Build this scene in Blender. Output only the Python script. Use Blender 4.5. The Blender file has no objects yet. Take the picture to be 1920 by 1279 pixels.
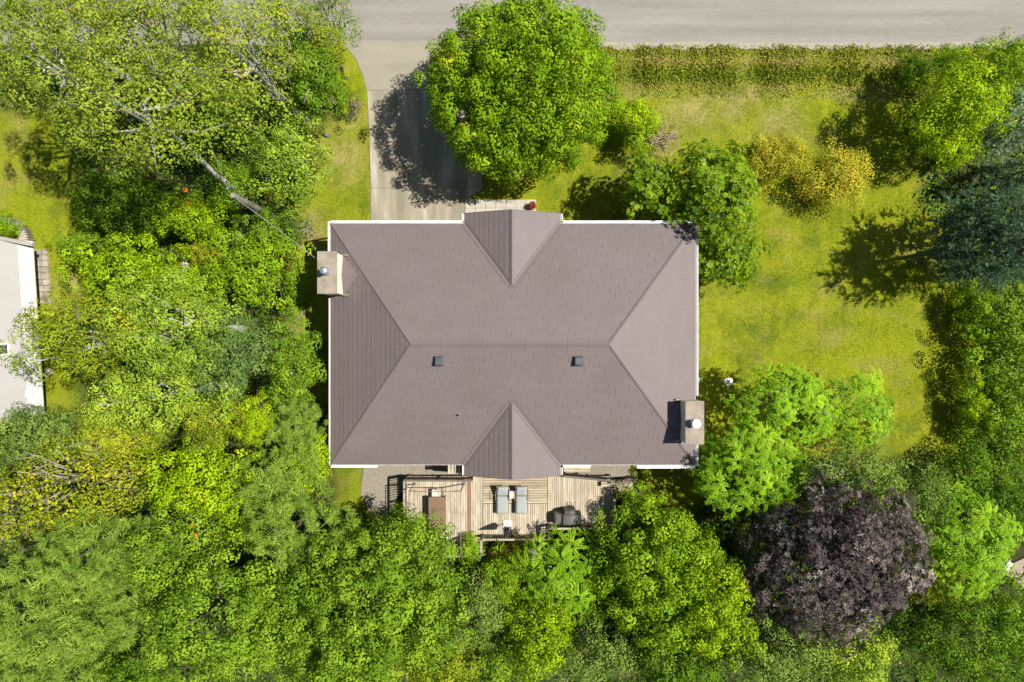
import bpy, math
import numpy as np
from mathutils import Vector

# ------------------------------------------------------------------ camera, sky, sun, exposure
H, F = 40.0, 1280.0
SC = bpy.context.scene
COL = SC.collection
cam_d = bpy.data.cameras.new('camera')
cam_d.sensor_width = 36.0; cam_d.lens = 24.0
cam_d.clip_start = 0.1; cam_d.clip_end = 2000
cam = bpy.data.objects.new('camera', cam_d); COL.objects.link(cam)
cam.location = (0, 0, H); cam.rotation_euler = (0, 0, 0)
SC.camera = cam

SUNV = Vector((0.61, 0.11, 1.0)).normalized()
world = bpy.data.worlds.new('World'); SC.world = world; world.use_nodes = True
wn = world.node_tree
bg = wn.nodes['Background']
sky = wn.nodes.new('ShaderNodeTexSky'); sky.sky_type = 'NISHITA'; sky.sun_disc = False
sky.sun_elevation = math.asin(SUNV.z); sky.sun_rotation = math.atan2(SUNV.x, SUNV.y)
wn.links.new(sky.outputs[0], bg.inputs[0]); bg.inputs[1].default_value = 0.06
sun_d = bpy.data.lights.new('sun', 'SUN'); sun_d.energy = 5.0; sun_d.angle = math.radians(0.5)
sun_d.color = (1.0, 0.955, 0.88)
sun = bpy.data.objects.new('sun', sun_d); COL.objects.link(sun)
sun.location = (20, 5, 35); sun.rotation_euler = SUNV.to_track_quat('Z', 'Y').to_euler()
SC.view_settings.view_transform = 'Standard'; SC.view_settings.look = 'None'
SC.view_settings.gamma = 1.0; SC.view_settings.use_curve_mapping = False
SC.view_settings.exposure = 0.80
SC.render.engine = 'CYCLES'
SC.cycles.max_bounces = 7; SC.cycles.diffuse_bounces = 3; SC.cycles.transmission_bounces = 4
SC.cycles.use_denoising = True

def P(px, py, z=0.0):
    k = (H - z) / F
    return Vector(((px - 960) * k, (639.5 - py) * k, z))
def S(z=0.0): return (H - z) / F

rng = np.random.default_rng(11)

# ------------------------------------------------------------------ materials
MATS = {}
def new_mat(name):
    m = bpy.data.materials.new(name); m.use_nodes = True
    MATS[name] = m
    return m, m.node_tree, m.node_tree.nodes['Principled BSDF']
def N(nt, t, **kw):
    n = nt.nodes.new(t)
    for k, v in kw.items(): setattr(n, k, v)
    return n
def noise(nt, vec, scale, detail=4, rough=0.55, dist=0.0):
    n = N(nt, 'ShaderNodeTexNoise'); n.inputs['Scale'].default_value = scale
    n.inputs['Detail'].default_value = detail; n.inputs['Roughness'].default_value = rough
    n.inputs['Distortion'].default_value = dist
    if vec is not None: nt.links.new(vec, n.inputs['Vector'])
    return n.outputs['Fac']
def ramp(nt, fac, stops, interp='LINEAR'):
    r = N(nt, 'ShaderNodeValToRGB'); cr = r.color_ramp; cr.interpolation = interp
    while len(cr.elements) < len(stops): cr.elements.new(0.5)
    for e, (p, c) in zip(cr.elements, stops):
        e.position = p; e.color = (c, c, c, 1) if not hasattr(c, '__len__') else (*c[:3], 1)
    nt.links.new(fac, r.inputs[0]); return r.outputs[0]
def mix(nt, fac, a, b, mode='MIX'):
    m = N(nt, 'ShaderNodeMix'); m.data_type = 'RGBA'; m.blend_type = mode
    for s, v in ((m.inputs[0], fac), (m.inputs[6], a), (m.inputs[7], b)):
        if hasattr(v, 'is_linked'): nt.links.new(v, s)
        elif hasattr(v, '__len__'): s.default_value = (*v[:3], 1)
        else: s.default_value = v
    return m.outputs[2]
def pos(nt, scale=(1, 1, 1), rot=(0, 0, 0)):
    g = N(nt, 'ShaderNodeNewGeometry'); mp = N(nt, 'ShaderNodeMapping')
    mp.inputs['Scale'].default_value = scale; mp.inputs['Rotation'].default_value = rot
    nt.links.new(g.outputs['Position'], mp.inputs['Vector']); return mp.outputs[0]
def bump(nt, bs, h, strength=0.3, dist=0.02):
    b = N(nt, 'ShaderNodeBump'); b.inputs['Strength'].default_value = strength
    b.inputs['Distance'].default_value = dist
    nt.links.new(h, b.inputs['Height']); nt.links.new(b.outputs[0], bs.inputs['Normal'])
def surf(name, c1, c2, scale=3.0, rough=0.8, fine=40.0, fine_amt=0.25, stretch=(1, 1, 1), rot=(0,0,0), spec=0.3,
         bump_s=0.2, metal=0.0, objvar=0.0):
    m, nt, bs = new_mat(name)
    v = pos(nt, stretch, rot)
    a = noise(nt, v, scale, 5)
    c = mix(nt, ramp(nt, a, [(0.3, 0.0), (0.7, 1.0)]), c1, c2)
    f = noise(nt, v, fine, 3, 0.7)
    c = mix(nt, fine_amt, c, ramp(nt, f, [(0.3, 0.25), (0.7, 1.0)]), 'MULTIPLY')
    if objvar:
        oi = N(nt, 'ShaderNodeObjectInfo')
        c = mix(nt, objvar, c, ramp(nt, oi.outputs['Random'], [(0, (0.35, 0.33, 0.3)), (0.5, (0.8, 0.78, 0.75)), (1, (1, 1, 1))]), 'MULTIPLY')
    nt.links.new(c, bs.inputs['Base Color'])
    bs.inputs['Roughness'].default_value = rough; bs.inputs['Metallic'].default_value = metal
    bs.inputs['Specular IOR Level'].default_value = spec
    if bump_s: bump(nt, bs, f, bump_s, 0.01)
    return m

def leaf_mat(name, stops, trans=0.33, rough=0.6, spec=0.09, tcol=(1.0, 1.0, 0.55), gain=(1.15, 1.11, 0.70)):
    stops = [(q, tuple(min(.85, c[i]*gain[i]) for i in range(3))) for q, c in stops]
    m, nt, bs = new_mat(name)
    at = N(nt, 'ShaderNodeAttribute'); at.attribute_name = 'tint'
    c = ramp(nt, at.outputs['Fac'], stops)
    nt.links.new(c, bs.inputs['Base Color'])
    bs.inputs['Roughness'].default_value = rough; bs.inputs['Specular IOR Level'].default_value = spec
    tr = N(nt, 'ShaderNodeBsdfTranslucent')
    nt.links.new(mix(nt, 1.0, c, tcol, 'MULTIPLY'), tr.inputs[0])
    mx = N(nt, 'ShaderNodeMixShader'); mx.inputs[0].default_value = trans
    nt.links.new(bs.outputs[0], mx.inputs[1]); nt.links.new(tr.outputs[0], mx.inputs[2])
    nt.links.new(mx.outputs[0], nt.nodes['Material Output'].inputs['Surface'])
    return m

leaf_mat('maple_leaf', [(0, (0.075, 0.15, 0.008)), (0.5, (0.165, 0.29, 0.013)), (0.93, (0.26, 0.40, 0.018)), (0.985, (0.48, 0.46, 0.012))])
leaf_mat('bright_leaf', [(0, (0.085, 0.165, 0.010)), (0.5, (0.175, 0.31, 0.016)), (1, (0.30, 0.43, 0.025))])
leaf_mat('green_leaf', [(0, (0.075, 0.15, 0.014)), (0.5, (0.155, 0.275, 0.026)), (1, (0.27, 0.40, 0.04))])
leaf_mat('deep_leaf', [(0, (0.045, 0.105, 0.010)), (0.5, (0.095, 0.195, 0.016)), (1, (0.18, 0.30, 0.028))])
leaf_mat('magnolia_leaf', [(0, (0.055, 0.12, 0.007)), (0.5, (0.135, 0.235, 0.010)), (1, (0.28, 0.38, 0.016))], rough=0.45, spec=0.18)
leaf_mat('olive_leaf', [(0, (0.085, 0.13, 0.014)), (0.5, (0.19, 0.25, 0.027)), (0.9, (0.29, 0.33, 0.042)), (1, (0.38, 0.32, 0.05))], gain=(1.37, 1.30, 0.65))
leaf_mat('aspen_leaf', [(0, (0.09, 0.145, 0.024)), (0.5, (0.185, 0.255, 0.047)), (0.92, (0.27, 0.34, 0.07)), (1, (0.36, 0.32, 0.07))], gain=(1.34, 1.28, 0.65))
leaf_mat('pale_leaf', [(0, (0.105, 0.185, 0.032)), (0.5, (0.21, 0.31, 0.055)), (1, (0.32, 0.42, 0.085))], gain=(1.40, 1.33, 0.65))
leaf_mat('lime_leaf', [(0, (0.13, 0.22, 0.009)), (0.5, (0.27, 0.41, 0.012)), (1, (0.40, 0.51, 0.018))])
leaf_mat('greygreen_leaf', [(0, (0.075, 0.135, 0.032)), (0.5, (0.16, 0.245, 0.062)), (1, (0.25, 0.34, 0.10))])
leaf_mat('bluegreen_leaf', [(0, (0.06, 0.13, 0.04)), (0.5, (0.13, 0.22, 0.072)), (1, (0.20, 0.30, 0.11))])
leaf_mat('spruce_needle', [(0, (0.035, 0.08, 0.042)), (0.5, (0.082, 0.145, 0.070)), (1, (0.145, 0.22, 0.115))], trans=0.15, gain=(1, 1, 1))
leaf_mat('silver_needle', [(0, (0.12, 0.19, 0.11)), (0.5, (0.23, 0.32, 0.20)), (1, (0.35, 0.45, 0.30))], trans=0.2, gain=(1.1, 1.1, 1.0))
leaf_mat('pine_needle', [(0, (0.115, 0.205, 0.035)), (0.5, (0.215, 0.335, 0.065)), (1, (0.31, 0.43, 0.10))], trans=0.3)
leaf_mat('sumac_leaf', [(0, (0.09, 0.195, 0.014)), (0.5, (0.185, 0.345, 0.023)), (1, (0.31, 0.48, 0.035))])
leaf_mat('yellow_leaf', [(0, (0.11, 0.165, 0.014)), (0.45, (0.235, 0.29, 0.020)), (0.8, (0.36, 0.37, 0.022)), (1, (0.46, 0.40, 0.025))])
leaf_mat('gold_leaf', [(0, (0.27, 0.285, 0.04)), (0.45, (0.38, 0.385, 0.06)), (0.8, (0.47, 0.43, 0.08)), (1, (0.52, 0.37, 0.07))], trans=0.42, gain=(1.22, 1.18, 0.65))
leaf_mat('purple_leaf', [(0, (0.023, 0.017, 0.015)), (0.5, (0.068, 0.053, 0.050)), (0.80, (0.185, 0.155, 0.142)), (1, (0.36, 0.315, 0.28))], trans=0.08, rough=0.5, spec=0.15, tcol=(1, 0.6, 0.6), gain=(.85, .82, .80))
leaf_mat('red_flower', [(0, (0.25, 0.01, 0.02)), (1, (0.5, 0.03, 0.06))])
leaf_mat('orange_flower', [(0, (0.6, 0.10, 0.02)), (1, (0.8, 0.22, 0.03))])
leaf_mat('weed_leaf', [(0, (0.10, 0.155, 0.016)), (0.4, (0.20, 0.255, 0.028)), (0.72, (0.30, 0.275, 0.08)), (1, (0.36, 0.29, 0.17))])
leaf_mat('dry_leaf', [(0, (0.14, 0.105, 0.065)), (0.5, (0.29, 0.23, 0.15)), (1, (0.45, 0.38, 0.27))], trans=0.15)
surf('bark', (0.10, 0.08, 0.06), (0.17, 0.145, 0.115), 4, 0.9, 30, 0.5)
surf('pale_bark', (0.36, 0.34, 0.30), (0.55, 0.52, 0.47), 3, 0.85, 18, 0.4)
surf('twig_bark', (0.26, 0.22, 0.17), (0.40, 0.35, 0.28), 3, 0.9, 30, 0.3)
surf('pole_wood', (0.20, 0.175, 0.145), (0.30, 0.265, 0.22), 2, 0.9, 40, 0.4, (6, 6, 1))

surf('asphalt', (0.195, 0.183, 0.158), (0.272, 0.256, 0.222), 0.9, 0.92, 22, 0.42, (0.10, 1.5, 1))
def rough_surface_extra():
    # slab concrete with tyre tracks and stains
    m, nt, bs = new_mat('drive_concrete')
    v = pos(nt, (1.0, 0.16, 1)); v0 = pos(nt)
    a = noise(nt, v, 0.85, 5, 0.6, 0.2)
    c = ramp(nt, a, [(0.34, (0.165, 0.142, 0.098)), (0.45, (0.215, 0.187, 0.132)), (0.54, (0.275, 0.243, 0.176)), (0.62, (0.40, 0.360, 0.275))])
    b = noise(nt, v0, 0.55, 5, 0.6)
    c = mix(nt, ramp(nt, b, [(0.42, 0.0), (0.64, 0.55)]), c, (0.25, 0.225, 0.17))
    st = noise(nt, v0, 1.7, 3, 0.5)
    c = mix(nt, ramp(nt, st, [(0.68, 0.0), (0.76, 0.5)]), c, (0.13, 0.10, 0.065))
    f = noise(nt, v0, 40, 3, 0.7)
    c = mix(nt, 0.22, c, ramp(nt, f, [(0.3, 0.3), (0.7, 1.0)]), 'MULTIPLY')
    oi = N(nt, 'ShaderNodeObjectInfo')
    c = mix(nt, 0.3, c, ramp(nt, oi.outputs['Random'], [(0, (0.7, 0.7, 0.7)), (1, (1, 1, 1))]), 'MULTIPLY')
    nt.links.new(c, bs.inputs['Base Color']); bs.inputs['Roughness'].default_value = 0.9
    bump(nt, bs, f, 0.15, 0.01)
rough_surface_extra()
surf('apron_sand', (0.215, 0.193, 0.145), (0.275, 0.248, 0.19), 0.8, 0.95, 20, 0.3, (0.25, 1, 1))
surf('shoulder_sand', (0.27, 0.245, 0.19), (0.34, 0.31, 0.245), 1.5, 0.95, 14, 0.4)
surf('paver', (0.36, 0.33, 0.27), (0.43, 0.40, 0.33), 2, 0.9, 25, 0.25, objvar=0.15)
surf('flagstone', (0.27, 0.23, 0.17), (0.46, 0.42, 0.35), 1.8, 0.9, 15, 0.5, objvar=0.5)
surf('gravel_base', (0.21, 0.18, 0.135), (0.29, 0.255, 0.20), 5, 0.95, 35, 0.6)
surf('pebble', (0.26, 0.23, 0.18), (0.43, 0.385, 0.31), 9, 0.9, 30, 0.3)
surf('brown_gravel', (0.26, 0.20, 0.15), (0.33, 0.265, 0.205), 3, 0.95, 30, 0.4)

def ground_mat():
    m, nt, bs = new_mat('ground_mix')
    v = pos(nt)
    at = N(nt, 'ShaderNodeAttribute'); at.attribute_name = 'lawn'
    big = noise(nt, v, 0.16, 4, 0.55, 0.3); med = noise(nt, v, 0.7, 6, 0.68, 0.4)
    g = ramp(nt, med, [(0.30, (0.065, 0.105, 0.007)), (0.45, (0.120, 0.150, 0.009)), (0.58, (0.182, 0.200, 0.010)), (0.75, (0.228, 0.225, 0.018))])
    g = mix(nt, ramp(nt, big, [(0.40, 0.0), (0.60, 0.75)]), g, (0.20, 0.23, 0.007))
    dry = noise(nt, pos(nt, (0.7, 1.1, 1)), 0.42, 6, 0.65, 0.5)
    g = mix(nt, ramp(nt, dry, [(0.52, 0.0), (0.70, 0.6)]), g, (0.235, 0.20, 0.055))
    mow = noise(nt, pos(nt, (2.2, 0.10, 1)), 1.0, 3, 0.6)
    g = mix(nt, 0.35, g, ramp(nt, mow, [(0.35, (0.72, 0.75, 0.7)), (0.65, (1.15, 1.12, 1.1))]), 'MULTIPLY')
    at2 = N(nt, 'ShaderNodeAttribute'); at2.attribute_name = 'straw'
    g = mix(nt, at2.outputs['Fac'], g, mix(nt, ramp(nt, med, [(0.4, 0), (0.6, 1)]), (0.17, 0.17, 0.025), (0.33, 0.25, 0.13)))
    f = noise(nt, v, 8, 5, 0.85)
    g = mix(nt, 0.85, g, ramp(nt, f, [(0.32, (0.38, 0.42, 0.35)), (0.52, (0.92, 0.92, 0.92)), (0.72, (1.3, 1.25, 1.3))]), 'MULTIPLY')
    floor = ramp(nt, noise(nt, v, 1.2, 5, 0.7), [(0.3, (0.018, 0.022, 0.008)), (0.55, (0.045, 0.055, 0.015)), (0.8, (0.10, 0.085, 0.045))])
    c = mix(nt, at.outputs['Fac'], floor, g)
    nt.links.new(c, bs.inputs['Base Color']); bs.inputs['Roughness'].default_value = 0.95
    bs.inputs['Specular IOR Level'].default_value = 0.1
    bump(nt, bs, f, 0.6, 0.05)
    # grass blades use the same colouring
    m2 = m.copy(); m2.name = 'grass_blade'; MATS['grass_blade'] = m2
    nt2 = m2.node_tree; b2 = nt2.nodes['Principled BSDF']
    for l in list(b2.inputs['Normal'].links): nt2.links.remove(l)
ground_mat()

def roof_mat(name, base, var, tv=0.12):
    m, nt, bs = new_mat(name)
    v = pos(nt)
    a = noise(nt, v, 0.35, 5, 0.6); f = noise(nt, v, 60, 2, 0.6)
    c = mix(nt, ramp(nt, a, [(0.35, 0.0), (0.65, 1.0)]), base, var)
    at = N(nt, 'ShaderNodeAttribute'); at.attribute_name = 'tint'
    oi = N(nt, 'ShaderNodeObjectInfo')
    ad = N(nt, 'ShaderNodeMath', operation='ADD'); nt.links.new(at.outputs['Fac'], ad.inputs[0]); nt.links.new(oi.outputs['Random'], ad.inputs[1])
    fr = N(nt, 'ShaderNodeMath', operation='FRACT'); nt.links.new(ad.outputs[0], fr.inputs[0])
    c = mix(nt, tv, c, ramp(nt, fr.outputs[0], [(0, (0.5, 0.5, 0.5)), (1, (1, 1, 1))]), 'MULTIPLY')
    c = mix(nt, 0.12, c, ramp(nt, f, [(0.3, 0.3), (0.7, 1.0)]), 'MULTIPLY')
    nt.links.new(c, bs.inputs['Base Color']); bs.inputs['Roughness'].default_value = 0.62
    bs.inputs['Specular IOR Level'].default_value = 0.35
roof_mat('roof_shingle', (0.134, 0.105, 0.102), (0.121, 0.097, 0.090))
roof_mat('roof_trim', (0.130, 0.103, 0.099), (0.118, 0.095, 0.088))
roof_mat('grey_shingle', (0.345, 0.33, 0.305), (0.31, 0.298, 0.275), 0.45)
surf('white_paint', (0.74, 0.73, 0.70), (0.80, 0.79, 0.76), 1.5, 0.5, 30, 0.06, spec=0.4, bump_s=0)
surf('eave_white', (0.36, 0.352, 0.335), (0.40, 0.39, 0.37), 1.5, 0.6, 30, 0.1, bump_s=0)
surf('cream_wall', (0.62, 0.57, 0.45), (0.66, 0.61, 0.49), 1.5, 0.8, 30, 0.08)
surf('stucco', (0.50, 0.46, 0.38), (0.56, 0.52, 0.44), 1.2, 0.9, 40, 0.15)
surf('chimney_cap', (0.19, 0.155, 0.118), (0.33, 0.28, 0.22), 1.6, 0.9, 18, 0.4)
surf('galvanised', (0.52, 0.55, 0.58), (0.60, 0.63, 0.66), 4, 0.35, 20, 0.15, metal=0.85, spec=0.5, bump_s=0)
surf('black_plastic', (0.045, 0.052, 0.06), (0.07, 0.08, 0.09), 4, 0.5, 30, 0.1, bump_s=0)
surf('rubber', (0.02, 0.02, 0.02), (0.03, 0.03, 0.03), 4, 0.7, 30, 0.1, bump_s=0)
surf('window_glass', (0.03, 0.035, 0.04), (0.045, 0.05, 0.055), 1, 0.08, 30, 0.0, spec=0.6, bump_s=0)
surf('deck_wood', (0.38, 0.31, 0.215), (0.60, 0.525, 0.405), 1.3, 0.85, 20, 0.5, (6, 1, 1), objvar=0.42)
surf('deck_wood_cross', (0.35, 0.28, 0.175), (0.53, 0.45, 0.315), 1.3, 0.85, 20, 0.5, (1, 6, 1), objvar=0.42)
surf('deck_red', (0.21, 0.105, 0.06), (0.27, 0.145, 0.085), 1.5, 0.85, 24, 0.35, (6, 1, 1))
surf('rail_wood', (0.27, 0.225, 0.165), (0.40, 0.345, 0.265), 1.5, 0.9, 30, 0.35, objvar=0.25)
surf('rail_dark', (0.10, 0.085, 0.065), (0.16, 0.135, 0.105), 2, 0.9, 30, 0.35)
surf('frame_metal', (0.13, 0.11, 0.09), (0.19, 0.16, 0.13), 3, 0.5, 30, 0.2, metal=0.2)
surf('table_brown', (0.145, 0.088, 0.055), (0.175, 0.11, 0.07), 1.5, 0.55, 30, 0.15)
surf('cushion_grey', (0.25, 0.268, 0.26), (0.30, 0.318, 0.305), 3, 0.9, 60, 0.2)
surf('cover_dark', (0.085, 0.08, 0.073), (0.12, 0.112, 0.10), 3, 0.75, 25, 0.25, bump_s=0.4)
surf('umbrella_cloth', (0.055, 0.05, 0.065), (0.10, 0.09, 0.105), 5, 0.85, 30, 0.2)
surf('beige_plastic', (0.52, 0.45, 0.36), (0.58, 0.50, 0.41), 3, 0.6, 30, 0.08, bump_s=0)
surf('terracotta', (0.22, 0.13, 0.09), (0.27, 0.16, 0.11), 5, 0.8, 30, 0.2)
surf('soil', (0.05, 0.035, 0.02), (0.07, 0.05, 0.03), 5, 0.95, 30, 0.4)
surf('rock', (0.10, 0.10, 0.10), (0.2, 0.19, 0.18), 4, 0.9, 20, 0.4)
surf('cable', (0.24, 0.235, 0.22), (0.28, 0.275, 0.26), 4, 0.6, 30, 0.0, bump_s=0)
surf('timber_grey', (0.28, 0.255, 0.225), (0.36, 0.33, 0.295), 1.2, 0.9, 30, 0.3, (1, 6, 1))
surf('wall_block', (0.34, 0.30, 0.24), (0.42, 0.38, 0.31), 2, 0.9, 25, 0.35, objvar=0.2)

# ------------------------------------------------------------------ object helpers
def tag(o, label=None, cat=None, group=None, kind=None):
    if label: o['label'] = label
    if cat: o['category'] = cat
    if group: o['group'] = group
    if kind: o['kind'] = kind
    return o
def empty(name, loc=(0, 0, 0), label=None, cat=None, group=None, kind=None, parent=None):
    o = bpy.data.objects.new(name, None); COL.objects.link(o); o.location = loc
    o.empty_display_size = 0.3
    if parent: o.parent = parent
    return tag(o, label, cat, group, kind)
def link_mesh(name, me, mat, parent=None, wloc=None):
    o = bpy.data.objects.new(name, me); COL.objects.link(o)
    if mat and not me.materials: me.materials.append(MATS[mat])
    if parent is not None: o.parent = parent
    return o
def world_off(parent):
    v = Vector((0, 0, 0)); p = parent
    while p is not None: v += p.location; p = p.parent
    return v
def quad_mesh(name, V, tint=None):
    """V: (n,4,3) quads -> mesh with a face attribute 'tint'"""
    V = np.asarray(V, dtype=np.float32); n = len(V)
    me = bpy.data.meshes.new(name)
    me.vertices.add(4 * n); me.loops.add(4 * n); me.polygons.add(n)
    me.vertices.foreach_set('co', V.reshape(-1))
    me.loops.foreach_set('vertex_index', np.arange(4 * n, dtype=np.int32))
    me.polygons.foreach_set('loop_start', np.arange(0, 4 * n, 4, dtype=np.int32))
    if tint is not None:
        a = me.attributes.new('tint', 'FLOAT', 'FACE'); a.data.foreach_set('value', np.asarray(tint, dtype=np.float32))
    me.update(calc_edges=True)
    return me
class MB:
    """collects simple shapes in world coordinates; build() links ONE mesh object"""
    def __init__(s): s.v = []; s.f = []; s.t = []
    def add(s, vs, fs, tint=0.0):
        b = len(s.v); s.v += [tuple(v) for v in vs]
        for f in fs: s.f.append([i + b for i in f]); s.t.append(tint)
        return s
    def box(s, x0, x1, y0, y1, z0, z1):
        vs = [(x0,y0,z0),(x1,y0,z0),(x1,y1,z0),(x0,y1,z0),(x0,y0,z1),(x1,y0,z1),(x1,y1,z1),(x0,y1,z1)]
        return s.add(vs, [(0,3,2,1),(4,5,6,7),(0,1,5,4),(1,2,6,5),(2,3,7,6),(3,0,4,7)])
    def beam(s, a, b, w, h, up=(0, 0, 1)):
        a = Vector(a); b = Vector(b); d = (b - a).normalized(); up = Vector(up)
        if abs(d.dot(up)) > 0.98: up = Vector((0, 1, 0))
        r = d.cross(up).normalized() * (w / 2); u = r.cross(d).normalized() * (h / 2)
        vs = [a - r - u, a + r - u, a + r + u, a - r + u, b - r - u, b + r - u, b + r + u, b - r + u]
        return s.add(vs, [(0,1,2,3),(7,6,5,4),(0,4,5,1),(1,5,6,2),(2,6,7,3),(3,7,4,0)])
    def prism(s, poly, z0, z1):
        n = len(poly); area = sum(poly[i][0]*poly[(i+1)%n][1]-poly[(i+1)%n][0]*poly[i][1] for i in range(n))
        if area < 0: poly = poly[::-1]
        vs = [(p[0], p[1], z0) for p in poly] + [(p[0], p[1], z1) for p in poly]
        fs = [list(range(n))[::-1], list(range(n, 2 * n))] + [(i, (i+1) % n, n + (i+1) % n, n + i) for i in range(n)]
        return s.add(vs, fs)
    def tube(s, path, radii, sides=6, cap=True):
        path = [Vector(p) for p in path]; n = len(path); vs = []; fs = []
        for i, p in enumerate(path):
            d = (path[min(i+1, n-1)] - path[max(i-1, 0)])
            d = d.normalized() if d.length > 1e-9 else Vector((0, 0, 1))
            r = d.cross(Vector((0.31, 0.95, 0.05)))
            if r.length < 1e-3: r = d.cross(Vector((1, 0, 0)))
            r.normalize(); u = r.cross(d)
            for k in range(sides):
                a = 2 * math.pi * k / sides
                vs.append(p + (r * math.cos(a) + u * math.sin(a)) * radii[i])
        for i in range(n - 1):
            for k in range(sides):
                k2 = (k + 1) % sides
                fs.append((i*sides+k, i*sides+k2, (i+1)*sides+k2, (i+1)*sides+k))
        if cap:
            fs.append(list(range(sides))[::-1]); fs.append([(n-1)*sides+k for k in range(sides)])
        return s.add(vs, fs)
    def lathe(s, cx, cy, prof, sides=20):
        vs = []; fs = []; n = len(prof)
        for r, z in prof:
            for k in range(sides):
                a = 2 * math.pi * k / sides
                vs.append((cx + r * math.cos(a), cy + r * math.sin(a), z))
        for i in range(n - 1):
            for k in range(sides):
                k2 = (k + 1) % sides
                fs.append((i*sides+k, i*sides+k2, (i+1)*sides+k2, (i+1)*sides+k))
        fs.append([(n-1)*sides+k for k in range(sides)]); fs.append(list(range(sides))[::-1])
        return s.add(vs, fs)
    def build(s, name, mat, parent=None, origin=None, bevel=0.0, smooth=False, tint=False):
        if origin is None:
            if parent is not None: origin = world_off(parent)
            else:
                a = np.array(s.v); origin = Vector(((a[:,0].min()+a[:,0].max())/2, (a[:,1].min()+a[:,1].max())/2, a[:,2].min()))
        o3 = Vector(origin)
        me = bpy.data.meshes.new(name)
        me.from_pydata([(v[0]-o3.x, v[1]-o3.y, v[2]-o3.z) for v in s.v], [], s.f)
        if tint:
            at = me.attributes.new('tint', 'FLOAT', 'FACE'); at.data.foreach_set('value', np.array(s.t, dtype=np.float32))
        if smooth: me.polygons.foreach_set('use_smooth', [True] * len(me.polygons))
        me.update()
        o = link_mesh(name, me, mat, parent)
        if parent is None: o.location = o3
        else: o.location = o3 - world_off(parent)
        if bevel:
            b = o.modifiers.new('bevel', 'BEVEL'); b.width = bevel; b.segments = 2; b.limit_method = 'ANGLE'
        return o

# ------------------------------------------------------------------ ground
def in_poly(X, Y, poly):
    inside = np.zeros(X.shape, bool); n = len(poly)
    for i in range(n):
        x1, y1 = poly[i]; x2, y2 = poly[(i+1) % n]
        c = ((y1 > Y) != (y2 > Y)) & (X < (x2 - x1) * (Y - y1) / (y2 - y1 + 1e-12) + x1)
        inside ^= c
    return inside
def wpoly(pts, z=0.0): return [tuple(P(x, y, z)[:2]) for x, y in pts]
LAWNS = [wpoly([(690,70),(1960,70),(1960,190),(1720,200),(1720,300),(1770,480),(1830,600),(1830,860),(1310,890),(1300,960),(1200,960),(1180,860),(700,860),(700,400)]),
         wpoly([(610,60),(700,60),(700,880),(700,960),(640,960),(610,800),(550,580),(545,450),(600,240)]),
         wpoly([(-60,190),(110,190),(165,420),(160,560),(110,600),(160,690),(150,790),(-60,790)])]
RAISE = 0.8
def ditch(X, Y):
    c = P(0, 143)[1]
    w = 1 / (1 + np.exp(-(X - 4.5) * 1.5))
    return -0.45 * w * np.exp(-((Y - c) / 0.75) ** 2)
def hmap(X, Y):
    fade = np.clip((16.5 - Y) / 4.0, 0, 1)
    return (0.05 * np.sin(X * 0.31 + 1.3) * np.cos(Y * 0.27) * 0.5 + 0.02 * np.sin(X * 1.1 + Y * 0.7)) * fade + ditch(X, Y) - 0.06 + 0.04 * (1 - fade) + RAISE * np.clip((-1.0 - Y) / 5.0, 0, 1) ** 1.3
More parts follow.
